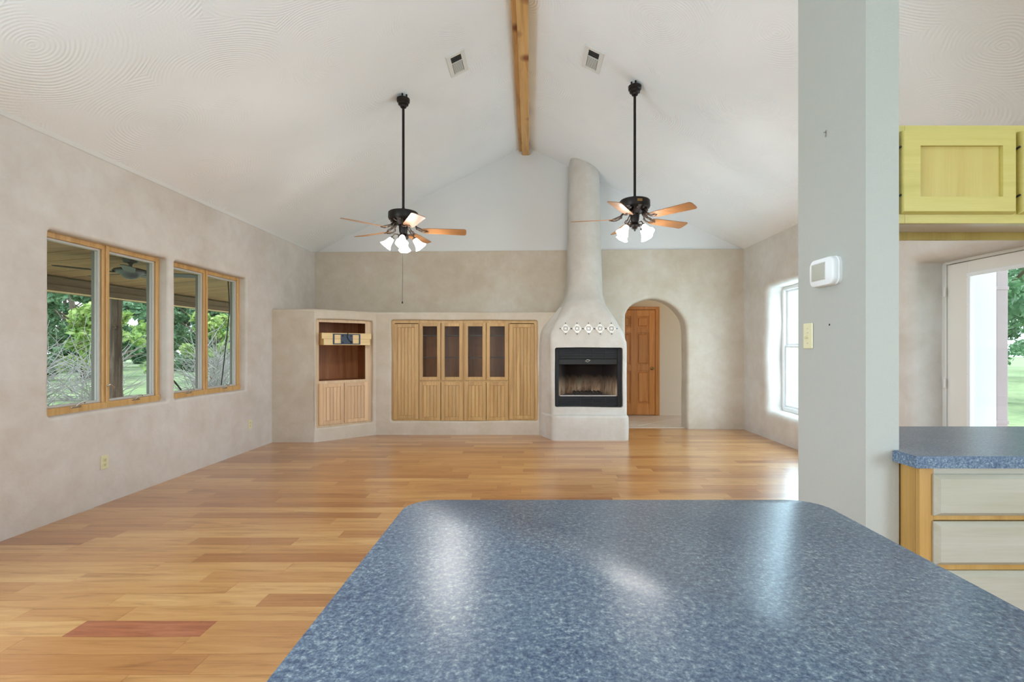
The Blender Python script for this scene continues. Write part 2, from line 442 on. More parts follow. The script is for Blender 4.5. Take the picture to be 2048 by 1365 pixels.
fL = lambda u, v, d: (XL - d, u, v)
wall('wall_left', (YF, YB + .14, -0.02, ZW + .02),
     [(rrect(-1.2, 1.8, 0.8, 2.1, .03, 4), 0.05, 0.10), (rrect(3.592, 4.777, 0.785, 2.185, 0.03, 4, 0.002), 0.03, 0.10), (rrect(4.867, 6.097, 0.785, 2.18, 0.03, 4, 0.002), 0.03, 0.10)],  # first opening is unseen, added for the left fill lamp
     fL, 'plaster', 'long mud-plastered wall with two pairs of windows')
fR = lambda u, v, d: (XR + d, u, v)
wall('wall_right', (YF, YB, -0.4, ZW + .02),
     [(rrect(-2.9, -0.5, .9, 2.1, .03, 4), 0.05, 0.2), (rrect(5.12, 7.03, 0.40, 2.19, 0.09, 6, 0.012), 0.10, 0.27), (rrect(3.27, 4.34, -0.1, 2.06, 0.03, 4, 0.004), 0.09, 0.29)],  # first opening is unseen, added for the right fill lamp
     fR, 'plaster_white', 'mud-plastered wall with a deep window reveal and a glazed door')

AR = [(2.524, -0.1), (2.522, 0.45), (2.528, 0.9), (2.524, 1.30), (2.508, 1.68), (2.404, 1.883), (2.227, 2.038), (1.987, 2.103), (1.786, 2.063), (1.641, 1.991), (1.560, 1.88), (1.544, 1.72), (1.544, 0.8), (1.544, -0.1)]
SK = 0.0371                      # the end wall stands slightly askew
fB = lambda u, v, d: (u, YB - SK * u + d, v)
arch = catmull(AR, 5)
wall('wall_back', (XL, XR, -0.4, ZW), [(arch, 0.05, 0.28)], fB, 'plaster_warm_lit', 'mud-plastered end wall, tinted for warm light, with an arched opening')
mb = MB()
mb.prism([(XL, ZW - .02), (XR, ZW - .02), (XR, zc(XR)), (RX, RZ), (XL, zc(XL))], 'y', YB + 0.03, YB + 0.06)
for v_ in mb.bm.verts: v_.co.y -= SK * v_.co.x
struct(mb.build('wall_gable', 'gable_white'), 'smooth white gable above the warm-tinted plaster band')
mb = MB(); mb.box(XL, XR, YB - 0.002, YB + 0.04, ZW - 0.012, ZW + 0.004, 0.003)
for v_ in mb.bm.verts: v_.co.y -= SK * v_.co.x
mb.build('ledge', 'plaster_warm_lit', bpy.data.objects['wall_back'])

# wall at the kitchen end, behind the camera, with an opening invented for fill light
wall('wall_front', (XL, XR, -0.12, ZW), [(rrect(0.1, 2.7, 0.05, 2.35, 0.05, 3), 0.02, 0.2)], lambda u, v, d: (u, YF - d, v), 'gable_white', 'white kitchen end wall with an invented opening for fill light')
mb = MB(); mb.prism([(XL, ZW - .02), (XR, ZW - .02), (XR, zc(XR)), (RX, RZ), (XL, zc(XL))], 'y', YF - 0.03, YF)
struct(mb.build('wall_front_gable', 'gable_white'), 'white gable over the kitchen end')

m_ = MB(); m_.prism([(XL - .002, ZW - .022), (XL + .008, ZW - .018), (XL + .026, ZW + .012), (XL - .002, ZW + .01)], 'y', YF, YB)
struct(m_.build('trim_1', 'gable_white'), 'white plaster bead between the window wall and the ceiling', 'trim')

# partition end between living room and kitchen
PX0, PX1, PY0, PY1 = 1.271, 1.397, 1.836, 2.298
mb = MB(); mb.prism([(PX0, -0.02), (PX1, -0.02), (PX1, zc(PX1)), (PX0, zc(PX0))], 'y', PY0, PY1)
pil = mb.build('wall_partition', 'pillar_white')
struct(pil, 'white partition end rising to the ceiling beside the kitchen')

# ------------------------------------------------------------------ floor of planks
fl = box('floor', 'subfloor', None, XL - .02, XR + .3, YF - .3, YB + .01, -0.06, -0.0125)
struct(fl, 'honey oak plank floor of the living room', 'floor')
PW = 0.127
def plank_geo(x0, x1, y0, y1, rnd, V, F, A, zt=0.0):
    g = 0.0006; i = len(V)
    x0 += g; x1 -= g; y0 += g; y1 -= g
    V += [(x0, y0, -.012), (x1, y0, -.012), (x1, y1, -.012), (x0, y1, -.012), (x0, y0, zt), (x1, y0, zt), (x1, y1, zt), (x0, y1, zt)]
    F += [tuple(i + k for k in q) for q in ((0, 1, 5, 4), (1, 2, 6, 5), (2, 3, 7, 6), (3, 0, 4, 7), (4, 5, 6, 7))]
    A += [rnd] * 8
def plank_obj(name, V, F, A, mat='floor_board'):
    me = bpy.data.meshes.new(name); me.from_pydata(V, [], F); me.update()
    at = me.attributes.new('rnd', 'FLOAT', 'POINT'); at.data.foreach_set('value', A)
    return finish(name, me, mat, fl)
rg = random.Random(11)
sV, sF, sA = [], [], []; npl = 0
row = 0; y = YB - PW * 87
while y < YB - 0.01:
    x = XL - rg.uniform(0.0, 0.9)
    reds = 2.16 < y + PW / 2 < 2.28
    cuts = [x]
    if abs(y + PW / 2 - 2.265) <= PW / 2: cuts = [XL - 0.05, -2.11, -1.49]
    while cuts[-1] < XR: cuts.append(cuts[-1] + rg.choice((rg.uniform(0.5, 1.0), rg.uniform(0.9, 1.7))))
    for a, b in zip(cuts, cuts[1:]):
        a2, b2 = max(a, XL), min(b, XR)
        if b2 - a2 < 0.03: continue
        r_ = rg.random(); hidden = (y < 1.70) or (a2 > -1.0 and y + PW < 4.15)
        isred = (a == -2.11 and b == -1.49)
        if hidden or npl >= 298: plank_geo(a2, b2, y, y + PW, r_, sV, sF, sA)
        else:
            V, F, A = [], [], []; plank_geo(a2, b2, y, y + PW, 0.0 if isred else max(r_, 0.03), V, F, A, rg.uniform(-.0004, 0.0))
            o = plank_obj('plank', V, F, A, 'floor_red' if isred else 'floor_board'); npl += 1
            if isred: o['label'] = 'reddish oak board'
    y += PW
o = plank_obj('plank_field', sV, sF, sA); o['kind'] = 'stuff'

# ------------------------------------------------------------------ hall beyond the arch
hf = box('hall_floor', 'hall_tile', None, 0.9, 4.2, YB + .012, 9.6, -0.05, -0.003); struct(hf, 'tiled hall floor seen through the arch', 'floor')
d_ = 0.33; k = 0
for i in range(-2, 16):
    for j in range(-12, 8):
        cx = 0.9 + (i - j) * d_ / math.sqrt(2) ; cy = YB + (i + j) * d_ / math.sqrt(2)
        if not (1.3 < cx < 3.3 and YB + .27 < cy < 9.3): continue
        mb = MB(); mb.box(-d_ / 2 + .004, d_ / 2 - .004, -d_ / 2 + .004, d_ / 2 - .004, -0.008, 0.002, 0.002, 1, Matrix.Translation((cx, cy, 0)) @ Matrix.Rotation(R(45), 4, 'Z'))
        mb.build('floor_tile', 'hall_tile', hf)
box('threshold', 'hall_tile', hf, 1.40, 2.66, YB - 0.012, YB + 0.09, -0.012, 0.005, 0.003)
struct(box('wall_hall', 'hall_paint', None, 0.9, 4.2, 9.44, 9.52, -0.05, 2.6), 'cream hall wall behind the arch')
struct(box('wall_hall_left', 'hall_paint', None, 0.9, 1.0, YB + .25, 9.44, -0.05, 2.6), 'cream side wall of the hall')
struct(box('wall_hall_right', 'hall_paint', None, 4.1, 4.2, YB + .25, 9.44, -0.05, 2.6), 'cream far side wall of the hall')
struct(box('ceiling_hall', 'hall_paint', None, 0.9, 4.2, YB + .1, 9.6, 2.5, 2.56), 'cream hall ceiling', 'ceiling')
light('hall_lamp', 'POINT', (2.4, 8.75, 2.3), (0, 0, 0), 2.5, (1, 0.84, 0.64), 0.12)

# six-panel hall door
HD = thing('door_1', 'honey wood six-panel door in the hall behind the arch', 'door', (1.60, 9.42, 0), kind='structure')
dw = 0.82; y0, y1 = -0.035, 0.0
def hd(x0, x1, z0, z1, ya=y0, yb=y1, nm='stile', bev=0.003): return box(nm, 'hall_door_wood', HD, x0, x1, ya, yb, z0, z1, bev)
hd(0, .115, .01, 2.04); hd(dw - .115, dw, .01, 2.04); hd(.3525, .4675, .01, 2.04)
for z0, z1 in ((.01, .23), (.86, .98), (1.60, 1.70), (1.92, 2.04)): 
    for xa in (.115, .4675): hd(xa, xa + .2375, z0, z1, nm='rail')
for z0, z1 in ((.23, .86), (.98, 1.60), (1.70, 1.92)):
    for xa in (.115, .4675):
        p = hd(xa, xa + .2375, z0, z1, -0.018, -0.008, 'panel', 0); hd(xa + .03, xa + .2075, z0 + .03, z1 - .03, -0.03, -0.016, 'panel', 0.012)
box('jamb', 'hall_door_wood', HD, dw, dw + .085, -0.05, 0.02, 0, 2.10, 0.006); box('jamb', 'hall_door_wood', HD, -.085, 0, -0.05, 0.02, 0, 2.10, 0.006)
box('head_casing', 'hall_door_wood', HD, -.085, dw + .085, -0.052, 0.02, 2.045, 2.105, 0.006)
mb = MB(); mb.lathe([(.001, .062), (.018, .06), (.026, .05), (.026, .04), (.012, .03), (.012, .012), (.03, .008), (.032, 0)], 16, Matrix.Translation((dw - .06, y0, .91)) @ Matrix.Rotation(R(90), 4, 'X'))
mb.build('knob', 'brass_aged', HD, 40)

# ------------------------------------------------------------------ ridge beam, vents
rb = thing('ridge_beam', 'knotty pine ridge beam along the vault peak', 'beam', (0, 0, 0))
mb = MB(); mb.box(-0.128, -0.014, YF, YB + 0.028, 4.455, 4.60, 0.004); mb.build('beam', 'beam_wood', rb)
box('side_strip', 'beam_wood', rb, -0.178, -0.1285, YF, YB + 0.028, 4.518, 4.575, 0.002)  # brown band along the beam's left edge, built as a thin strip

def vent(cx, cy, side, label):
    a = math.atan(SL if side < 0 else -SR)
    r = thing('ceiling_vent', label, 'vent', (cx, cy, zc(cx)), 0, 'ceiling air vents'); r.rotation_euler = (0, -a, 0)
    w, l = 0.165 / 2, 0.36 / 2
    f = MB()
    for q in ((-w - .02, -w + .025, -l - .0, l, ), (w - .025, w + .02, -l, l), (-w + .025, w - .025, -l, -l + .04), (-w + .025, w - .025, l - .04, l)): f.box(q[0], q[1], q[2], q[3], -0.012, 0.0, 0.002)
    f.build('frame', 'vent_white', r)
    box('duct_opening', 'vent_dark', r, -w + .02, w - .02, -l + .035, l - .035, -0.004, -0.001)
    box('crossbar', 'vent_white', r, -w + .02, w - .02, -l + .135, -l + .145, -0.011, -0.002)
    for i in range(9):
        x = -w + .035 + i * (2 * w - .07) / 8
        mb = MB(); mb.box(-.0035, .0035, -l + .15, l - .04, -0.011, -0.004, 0.0, 1, Matrix.Translation((x, 0, 0))); mb.build('louver', 'vent_white', r)
    for i in range(3):
        y = -l + .055 + i * .03
        box('louver', 'vent_dark', r, -w + .025, w - .025, y, y + .012, -0.010, -0.005)
vent(-0.758, 5.05, -1, 'white ceiling vent on the slope left of the beam')
vent(0.642, 4.955, 1, 'white ceiling vent on the slope right of the beam')

# ------------------------------------------------------------------ left windows (pairs of wood casements)
def casement_pair(name, ya, yb, ym, za, zb, label):
    r = thing(name, label, 'window', (XL - 0.09, (ya + yb) / 2, za), 0, None, 'structure')
    o = -(ya + yb) / 2
    X0, X1 = 0.0, -0.07      # wood frame depth (local x: + is the room)
    def bar(nm, y0, y1, z0, z1, xa, xb, mat, par=r, bev=0.004): return box(nm, mat, par, xb, xa, y0 + o, y1 + o, z0 - za, z1 - za, bev)
    f = 0.055
    bar('jamb', ya, ya + f, za, zb, X0, X1, 'window_wood'); bar('jamb', yb - f, yb, za, zb, X0, X1, 'window_wood')
    bar('head', ya, yb, zb - f, zb, X0 - .002, X1, 'window_wood'); bar('sill', ya, yb, za, za + .065, X0 + .012, X1, 'window_wood')
    bar('mullion', ym - .035, ym - .001, za, zb, X0, X1, 'window_wood'); bar('mullion', ym + .001, ym + .035, za, zb, X0, X1, 'window_wood')
    bar('mullion_cover', ym - .012, ym + .012, za - .004, zb + .004, X0 + .014, X0 - .01, 'window_wood')
    for (a, b) in ((ya + f, ym - .035), (ym + .035, yb - f)):
        z0, z1 = za + .065, zb - f
        s = bpy.data.objects.new('sash', None); C.objects.link(s); s.parent = r
        def ring(nm, wd, xa, xb, mat, a=a, b=b, z0=z0, z1=z1):
            m = MB()
            for q in ((a, a + wd, z0, z1), (b - wd, b, z0, z1), (a + wd, b - wd, z0, z0 + wd), (a + wd, b - wd, z1 - wd, z1)): m.box(xb, xa, q[0] + o, q[1] + o, q[2] - za, q[3] - za, 0.002)
            return m.build(nm, mat, s)
        ring('screen_frame', 0.018, -0.02, -0.034, 'screen_grey')
        ring('sash_frame', 0.018, -0.036, -0.056, 'screen_grey')
        ring('exterior_frame', 0.010, -0.057, -0.090, 'sash_grey')
        g = MB(); g.box(-0.049, -0.044, a + .014 + o, b - .014 + o, z0 + .014 - za, z1 - .014 - za); g.build('pane', 'glass', s)
        # crank operator and latch
        cy = (a + b) / 2 + o
        m = MB(); m.box(-.006, .018, cy - .045, cy + .045, .046, .062, .004); m.tube([(.012, cy, .06), (.03, cy + .01, .085), (.035, cy + .045, .092), (.033, cy + .055, .08)], .005, 6)
        m.build('crank', 'chrome', r, 40)
    m = MB(); m.tube([(.016, ym + o - .008, .20), (.04, ym + o - .005, .215), (.045, ym + o + .03, .18)], .006, 6); m.build('latch', 'chrome', r, 40)
casement_pair('window_1', 3.577, 4.792, 4.177, 0.775, 2.20, 'honey wood casement window pair nearest the camera')
casement_pair('window_2', 4.850, 6.108, 5.464, 0.772, 2.194, 'honey wood casement window pair next to the built-in')

# right-hand window, white vinyl in a deep reveal
r = thing('window_3', 'tall white window in a deep plaster reveal beside the partition', 'window', (XR + 0.23, 6.07, 0.40), 0, None, 'structure')
def w3(nm, y0, y1, z0, z1, xa, xb, mat='vinyl_white', bev=.004): return box(nm, mat, r, xa, xb, y0 - 6.2, y1 - 6.2, z0 - .4, z1 - .4, bev)
ya, yb, za, zb = 5.25, 7.17, 0.40, 2.19
w3('jamb', ya, ya + .06, za, zb, 0, .09); w3('jamb', yb - .06, yb, za, zb, 0, .09); w3('head', ya + .06, yb - .06, zb - .06, zb, 0, .09); w3('sill', ya + .06, yb - .06, za, za + .06, -.01, .09)
w3('mullion', 6.18, 6.24, za + .06, zb - .06, 0, .09)
for a, b in ((ya + .06, 6.18), (6.24, yb - .06)):
    for z0, z1, xo in ((za + .06, 1.335, .02), (1.335, zb - .06, .045)):
        w3('sash_stile', a, a + .04, z0, z1, xo, xo + .03); w3('sash_stile', b - .04, b, z0, z1, xo, xo + .03)
        w3('sash_rail', a + .04, b - .04, z0, z0 + .03, xo, xo + .03); w3('sash_rail', a + .04, b - .04, z1 - .03, z1, xo, xo + .03)
        w3('pane', a + .035, b - .035, z0 + .025, z1 - .025, xo + .012, xo + .016, 'glass', 0)
    w3('sash_lock', (a + b) / 2 - .03, (a + b) / 2 + .03, 1.352, 1.372, .0, .02, 'chrome')

# ------------------------------------------------------------------ glazed white door in the right wall
XD = 3.70
r = thing('door_2', 'white glazed door with hinges beyond the blue counter', 'door', (XD, 3.803, 0), 0, None, 'structure')
def d2(nm, y0, y1, z0, z1, xa, xb, mat='door_white', bev=.004): return box(nm, mat, r, xa, xb, y0 - 3.94, y1 - 3.94, z0, z1, bev)
d2('stile', 4.225, 4.437, .01, 2.035, 0, .045); d2('stile', 3.455, 3.64, .01, 2.035, 0, .045)
d2('rail', 3.64, 4.225, 1.925, 2.035, 0, .045); d2('rail', 3.64, 4.225, .01, .28, 0, .045)
d2('lite_frame', 4.205, 4.237, .25, 1.935, -.012, .0, 'vinyl_white', .003); d2('lite_frame', 3.628, 3.66, .25, 1.935, -.012, .0, 'vinyl_white', .003)
d2('lite_frame', 3.66, 4.205, 1.905, 1.937, -.012, .0, 'vinyl_white', .003); d2('lite_frame', 3.66, 4.205, .25, .282, -.012, .0, 'vinyl_white', .003)
for z in (1.9, 1.65, 1.38, 1.08): d2('screw', 4.229, 4.234, z, z + .005, -.0135, -.0115, 'screen_grey', .001)
d2('pane', 3.645, 4.22, .26, 1.93, .014, .02, 'glass', 0)
d2('jamb', 4.441, 4.50, 0, 2.085, -.012, .07); d2('jamb', 3.39, 3.451, 0, 2.085, -.012, .07); d2('head', 3.451, 4.441, 2.04, 2.085, -.012, .07)
for z in (1.80, 0.99, 0.2):
    d2('hinge', 4.43, 4.452, z - .045, z + .045, -.03, -.011, 'door_white', .005)

# ------------------------------------------------------------------ plaster built-in
P = [(-3.56, 6.688), (-2.977, 6.690), (-2.309, 7.272), (0.45, 7.272)]
ZT = 1.845
def oblique(i):
    a, b = Vector(P[i]), Vector(P[i + 1]); d = (b - a).normalized(); n = Vector((-d.y, d.x))   # n points into the wall
    return lambda u, v, dd: (a.x + d.x * u + n.x * dd, a.y + d.y * u + n.y * dd, v), (b - a).length, math.atan2(d.y, d.x)
fA, lA, angA = oblique(1); fC, lC, angC = oblique(2); f0, l0, ang0 = oblique(0)
RT = 0.035
bi = thing('wall_built_in', 'pale plaster built-in with niches for the cabinets', 'built-in', (0, 0, 0), 0, None, 'structure')
wall('side_face', (0, l0, -0.02, ZT - RT), [], f0, 'plaster_warm_lit', None, parent=bi)
wall('corner_face', (0, lA, -0.02, ZT - RT), [(rrect(.033, .836, .195, 1.705, .02, 3, 0.004), .022, .06)], fA, 'plaster_warm_lit', None, parent=bi)
wall('long_face', (0, lC, -0.02, ZT - RT), [(rrect(.226, 2.425, .207, 1.722, .03, 3, 0.004), .022, .06)], fC, 'plaster_warm_lit', None, parent=bi)
mb = MB(); rings = []
def inset(off):
    out = []
    for i, p in enumerate(P):
        p = Vector(p); ns = []
        for a, b in ((i - 1, i), (i, i + 1)):
            if 0 <= a and b < len(P):
                d = (Vector(P[b]) - Vector(P[a])).normalized(); ns.append(Vector((-d.y, d.x)))
        n = sum(ns, Vector((0, 0))); n = n / n.dot(ns[0]) if len(ns) > 1 else n
        out.append(p + n * off)
    return out
for k in range(7):
    a = R(90 * k / 6); q = inset(RT - RT * math.cos(a)); rings.append([(p.x, p.y, ZT - RT + RT * math.sin(a)) for p in q])
mb.loft(rings, closed=False, cap=False)
q = inset(RT - 0.001); top = [(p.x, p.y) for p in q] + [(0.45, YB - .02), (XL, YB + .13)]
mb.prism(top, 'z', ZT - .03, ZT - 0.0005)
mb.build('top', 'plaster_warm_lit', bi, 40)

# doors in a local frame: x along the face, -y to the room, z up
def bead_door(par, x0, x1, z0, z1, mat, y=0.0, nb=4, st=0.055, th=0.02):
    d = bpy.data.objects.new('door', None); C.objects.link(d); d.parent = par
    box('stile', mat, d, x0, x0 + st, y, y + th, z0, z1, .002); box('stile', mat, d, x1 - st, x1, y, y + th, z0, z1, .002)
    box('rail', mat, d, x0 + st, x1 - st, y, y + th, z1 - st, z1, .002); box('rail', mat, d, x0 + st, x1 - st, y, y + th, z0, z0 + st, .002)
    w = (x1 - x0 - 2 * st) / nb
    for i in range(nb): box('board', mat, d, x0 + st + i * w + .0012, x0 + st + (i + 1) * w - .0012, y + .007, y + th - .002, z0 + st, z1 - st, .003)
    return d
def glass_door(par, x0, x1, z0, z1, mat, y=0.0, st=0.052, th=0.02):
    d = bpy.data.objects.new('glass_door', None); C.objects.link(d); d.parent = par
    box('stile', mat, d, x0, x0 + st, y, y + th, z0, z1, .002); box('stile', mat, d, x1 - st, x1, y, y + th, z0, z1, .002)
    box('rail', mat, d, x0 + st, x1 - st, y, y + th, z1 - st, z1, .002); box('rail', mat, d, x0 + st, x1 - st, y, y + th, z0, z0 + st, .002)
    box('pane', 'glass', d, x0 + st - .004, x1 - st + .004, y + .009, y + .013, z0 + st - .004, z1 - st + .004)
    return d
YC = 0.028          # door front behind the plaster face
def carcass(par, x0, x1, z0, z1, depth, mid=None):
    y = YC + .021; t_ = .018
    m = 'oak_shaded'
    box('side', m, par, x0, x0 + t_, y + .02, y + depth, z0, z1); box('side', m, par, x1 - t_, x1, y + .02, y + depth, z0, z1)
    box('back', m, par, x0 + t_, x1 - t_, y + depth - .012, y + depth, z0, z1)
    box('bottom', m, par, x0 + t_, x1 - t_, y + .02, y + depth - .012, z0, z0 + t_); box('top', m, par, x0 + t_, x1 - t_, y + .02, y + depth - .012, z1 - t_, z1)
    if mid: box('shelf', m, par, x0 + t_, x1 - t_, y + .02, y + depth - .012, mid - t_, mid)
def frame(par, mat, x0, x1, z0, z1, sl, sr, rb_, rt, mids=(), midz=()):
    y = YC + .021; yb = y + .02
    box('face_stile', mat, par, x0, x0 + sl, y, yb, z0, z1, .001); box('face_stile', mat, par, x1 - sr, x1, y, yb, z0, z1, .001)
    box('face_rail', mat, par, x0 + sl, x1 - sr, y, yb, z1 - rt, z1, .001); box('face_rail', mat, par, x0 + sl, x1 - sr, y, yb, z0, z0 + rb_, .001)
    for a, b in midz: box('face_rail', mat, par, x0 + sl, x1 - sr, y, yb, a, b, .001)
    for a, b, c, d in mids: box('face_stile', mat, par, a, b, y, yb, c, d, .001)
bl = (P[2][0], P[2][1], 0)
def cab(name, label, cat='cabinet', group=None): return thing(name, label, cat, bl, angC, group)
zc0, zc1 = .200, 1.728
c = cab('tall_cabinet', 'tall narrow beadboard cabinet at the corner end of the built-in', group='built-in wall cabinets')
carcass(c, .222, .636, zc0, zc1, .42); frame(c, 'oak_frame', .222, .636, zc0, zc1, .044, .012, .04, .05); bead_door(c, .259, .630, .233, 1.667, 'oak_door', YC, 5)
c = cab('tall_cabinet', 'tall narrow beadboard cabinet next to the fireplace', group='built-in wall cabinets')
carcass(c, 1.99, 2.429, zc0, zc1, .22); frame(c, 'oak_frame', 1.99, 2.429, zc0, zc1, .012, .06, .04, .05); bead_door(c, 1.998, 2.373, .233, 1.667, 'oak_door', YC, 5)
def display(xa, xb, d1, d2, label):
    c = cab('display_cabinet', label, group='built-in wall cabinets')
    carcass(c, xa, xb, zc0, zc1, .42, .80); xm = (d1[1] + d2[0]) / 2
    frame(c, 'oak_frame', xa, xb, zc0, zc1, d1[0] - xa + .02, xb - d2[1] + .02, .03, .05, (), ((.775, .84),))
    for q in (d1, d2):
        glass_door(c, q[0], q[1], .816, 1.682, 'oak_door', YC); bead_door(c, q[0], q[1], .210, .793, 'oak_door', YC, 4)
    for z in (1.16, 1.493): box('glass_shelf', 'glass', c, xa + .02, xb - .02, YC + .06, YC + .40, z - .004, z + .004); box('shelf_edge', 'sash_dark', c, xa + .02, xb - .02, YC + .052, YC + .059, z - .006, z + .006)
display(.637, 1.31, (.642, .962), (.972, 1.297), 'glass-fronted cabinet unit with four doors, left of the middle')
display(1.311, 1.989, (1.323, 1.645), (1.653, 1.982), 'glass-fronted cabinet unit with four doors, right of the middle')

# corner media cabinet
mc = thing('media_cabinet', 'corner media cabinet with open dark niche above two beadboard doors', 'cabinet', (P[1][0], P[1][1], 0), angA); mc.scale = (.978, 1, 1)
carcass(mc, .028, .860, .188, 1.712, .50, .835)
frame(mc, 'pine_frame', .028, .860, .188, 1.712, .052, .10, .04, .045, (), ((.795, .84),))
bead_door(mc, .077, .430, .222, .80, 'pine_pink', YC, 5, .052); bead_door(mc, .435, .788, .222, .80, 'pine_pink', YC, 5, .052)
# wooden bracket with a metal plate across the niche
tv = thing('mount_bracket', 'pale wooden bracket with dark metal plate across the media niche', 'bracket', (P[1][0], P[1][1], 0), angA); tv.scale = (.978, 1, 1)
yf = -0.055
box('block', 'maple_side', tv, .085, .80, yf + .012, YC + .02, 1.345, 1.515, .003)
box('board', 'pine_pale', tv, .085, .805, yf - .008, yf + .012, 1.432, 1.515, .002); box('board', 'pine_pale', tv, .110, .785, yf - .008, yf + .012, 1.345, 1.430, .002)
yp = yf - .009
pl = box('mount_plate', 'mount_metal', tv, .235, .635, yp - .006, yp, 1.355, 1.368, .002)
for q in ((.235, .635, 1.492, 1.505), (.235, .258, 1.368, 1.492), (.612, .635, 1.368, 1.492), (.348, .522, 1.368, 1.492)): box('plate_bar', 'mount_metal', pl, q[0], q[1], yp - .006, yp, q[2], q[3], .002)
for x, z in ((.375, 1.475), (.375, 1.385), (.495, 1.475), (.495, 1.385)):
    mb = MB(); mb.lathe([(.009, 0), (.009, .006), (.004, .009)], 10, Matrix.Translation((x, yp - .006, z)) @ Matrix.Rotation(R(90), 4, 'X')); mb.build('bolt', 'dark_hole', pl)
mb = MB(); mb.tube([(.45, yp - .01, 1.53), (.44, yp - .015, 1.46), (.465, yp - .015, 1.41), (.52, yp - .012, 1.385)], .005, 6); mb.build('cable', 'dark_hole', tv, True)

# ------------------------------------------------------------------ fireplace
fp = thing('fireplace', 'white plaster kiva fireplace with tapering chimney and hearth', 'fireplace', (0.85, 6.82, 0))
fo = Vector((-0.85, -6.85, 0))
def section(z, xl, xr, yf, rad, xlb=None, xrb=None, ybk=YB + 0.018, n=7):
    """plan outline: open towards the back wall, rounded front corners, sides may splay to the back"""
    xlb = xl if xlb is None else xlb; xrb = xr if xrb is None else xrb
    def corner(c, a0): return [(c[0] + rad * math.cos(R(a0 + 90 * i / n)), c[1] + rad * math.sin(R(a0 + 90 * i / n))) for i in range(n + 1)]
    ys = 7.302
    pts = [(xlb, ybk)] + [(xlb + (xl - xlb) * k / 3, ys + (min(yf + rad, ys - .01) - ys) * k / 3) if yf + rad < ys - .02 else (xlb + (xl - xlb) * (k + 1) / 4, ybk + (yf + rad - ybk) * (k + 1) / 4) for k in (0, 1, 2)]
    pts += corner((xl + rad, yf + rad), 180) + corner((xr - rad, yf + rad), 270)
    pts += [(xr + (xrb - xr) * k / 4, yf + rad + (ybk - yf - rad) * k / 4) for k in (1, 2, 3)] + [(xrb, ybk)]
    return [(x + fo.x, y + fo.y, min(z, zc(x) - 0.002)) for x, y in pts]
keys = [(0.335, .300, 1.390, 6.95, .05, .135, 1.42), (0.9, .292, 1.388, 6.95, .05, .135, 1.42), (1.33, .286, 1.388, 6.945, .05, .138, 1.42), (1.42, .284, 1.372, 6.945, .06, .145, 1.41), (1.52, .292, 1.345, 6.955, .08, .16, 1.40),
        (1.62, .335, 1.300, 6.98, .11, .20, 1.36), (1.72, .388, 1.250, 7.01, .13, .28, 1.33), (1.86, .462, 1.175, 7.07, .16, .40, 1.28), (1.98, .520, 1.122, 7.14, .19, .49, 1.24), (2.08, .556, 1.112, 7.22, .22, .545, 1.21), (2.2, .575, 1.118, 7.29, .25, .575, 1.17),
        (2.4, .588, 1.122, 7.34, .255, .59, 1.13), (2.83, .600, 1.112, 7.37, .25, .60, 1.115), (3.5, .614, 1.098, 7.40, .24, .614, 1.10), (4.05, .624, 1.090, 7.42, .23, .624, 1.09), (4.40, .630, 1.086, 7.43, .225, .63, 1.086)]
ks = catmull(keys, 5)
mb = MB(); mb.loft([section(*k[:5], k[5], k[6]) for k in ks])
body = mb.build('chimney_body', 'plaster_white', fp, 50)
ct = MB(); ct.prism([(x - .85, z) for x, z in rrect(.352, 1.326, .455, 1.312, .03, 4, .004)], 'y', 6.6 - 6.85, 7.56 - 6.85); cut = ct.build('cutter', None)
cut.location = fp.location
md = body.modifiers.new('opening', 'BOOLEAN'); md.object = cut; md.operation = 'DIFFERENCE'; md.solver = 'EXACT'
bpy.context.view_layer.update()
dg = bpy.context.evaluated_depsgraph_get(); me2 = bpy.data.meshes.new_from_object(body.evaluated_get(dg))
body.modifiers.clear(); body.data = me2
if not me2.materials: me2.materials.append(MATS['plaster_white'])
for p in me2.polygons: p.use_smooth = True
me2.set_sharp_from_angle(angle=R(50))
bpy.data.objects.remove(cut, do_unlink=True)
# hearth block with soft edges
def hsec(z, g):
    xl, xr, yf, rad = .298 + g, 1.400 - g, 6.842 + g, .09
    s_ = section(z, xl, xr, yf, rad, .137, 1.40, 7.5); return s_
mb = MB(); mb.loft([hsec(-0.004, 0), hsec(.15, -.003), hsec(.31, 0), hsec(.335, .005), hsec(.348, .02), hsec(.352, .045)]); mb.build('hearth', 'plaster_white', fp, 50)
# firebox insert
ins = bpy.data.objects.new('firebox_insert', None); C.objects.link(ins); ins.parent = fp; ins.location = (0.362 - .85, 7.00 - 6.85, 0.46)
w_, h_ = 0.955, 0.845
bx = lambda nm, mat, *a, **k: box(nm, mat, ins, *a, **k)
bx('surround_side', 'firebox_trim', 0, .05, 0, .03, 0, h_, .003); bx('surround_side', 'firebox_trim', w_ - .06, w_, 0, .03, 0, h_, .003)
bx('top_panel', 'firebox_black', .05, w_ - .06, .012, .03, h_ - .16, h_, .002); bx('bottom_panel', 'firebox_black', .05, w_ - .06, .014, .03, 0, .15, .002)
for i in range(4): bx('louver', 'firebox_trim', .055, w_ - .065, -.002, .016, h_ - .15 + i * .036, h_ - .128 + i * .036, .003)
for i in range(4): bx('louver', 'firebox_trim', .055, w_ - .065, -.002, .016, .012 + i * .030, .030 + i * .030, .003)
for x in (.36, .54, .72): bx('louver_divider', 'firebox_black', x, x + .012, -.004, .012, .01, .13); bx('louver_divider', 'firebox_black', x, x + .012, -.004, .012, h_ - .15, h_ - .02)
bx('sill_strip', 'steel_strip', .07, w_ - .08, -.006, .02, .150, .163, .002)
bx('damper_hood', 'firebox_black', .05, w_ - .06, .02, .10, h_ - .24, h_ - .16, .004)
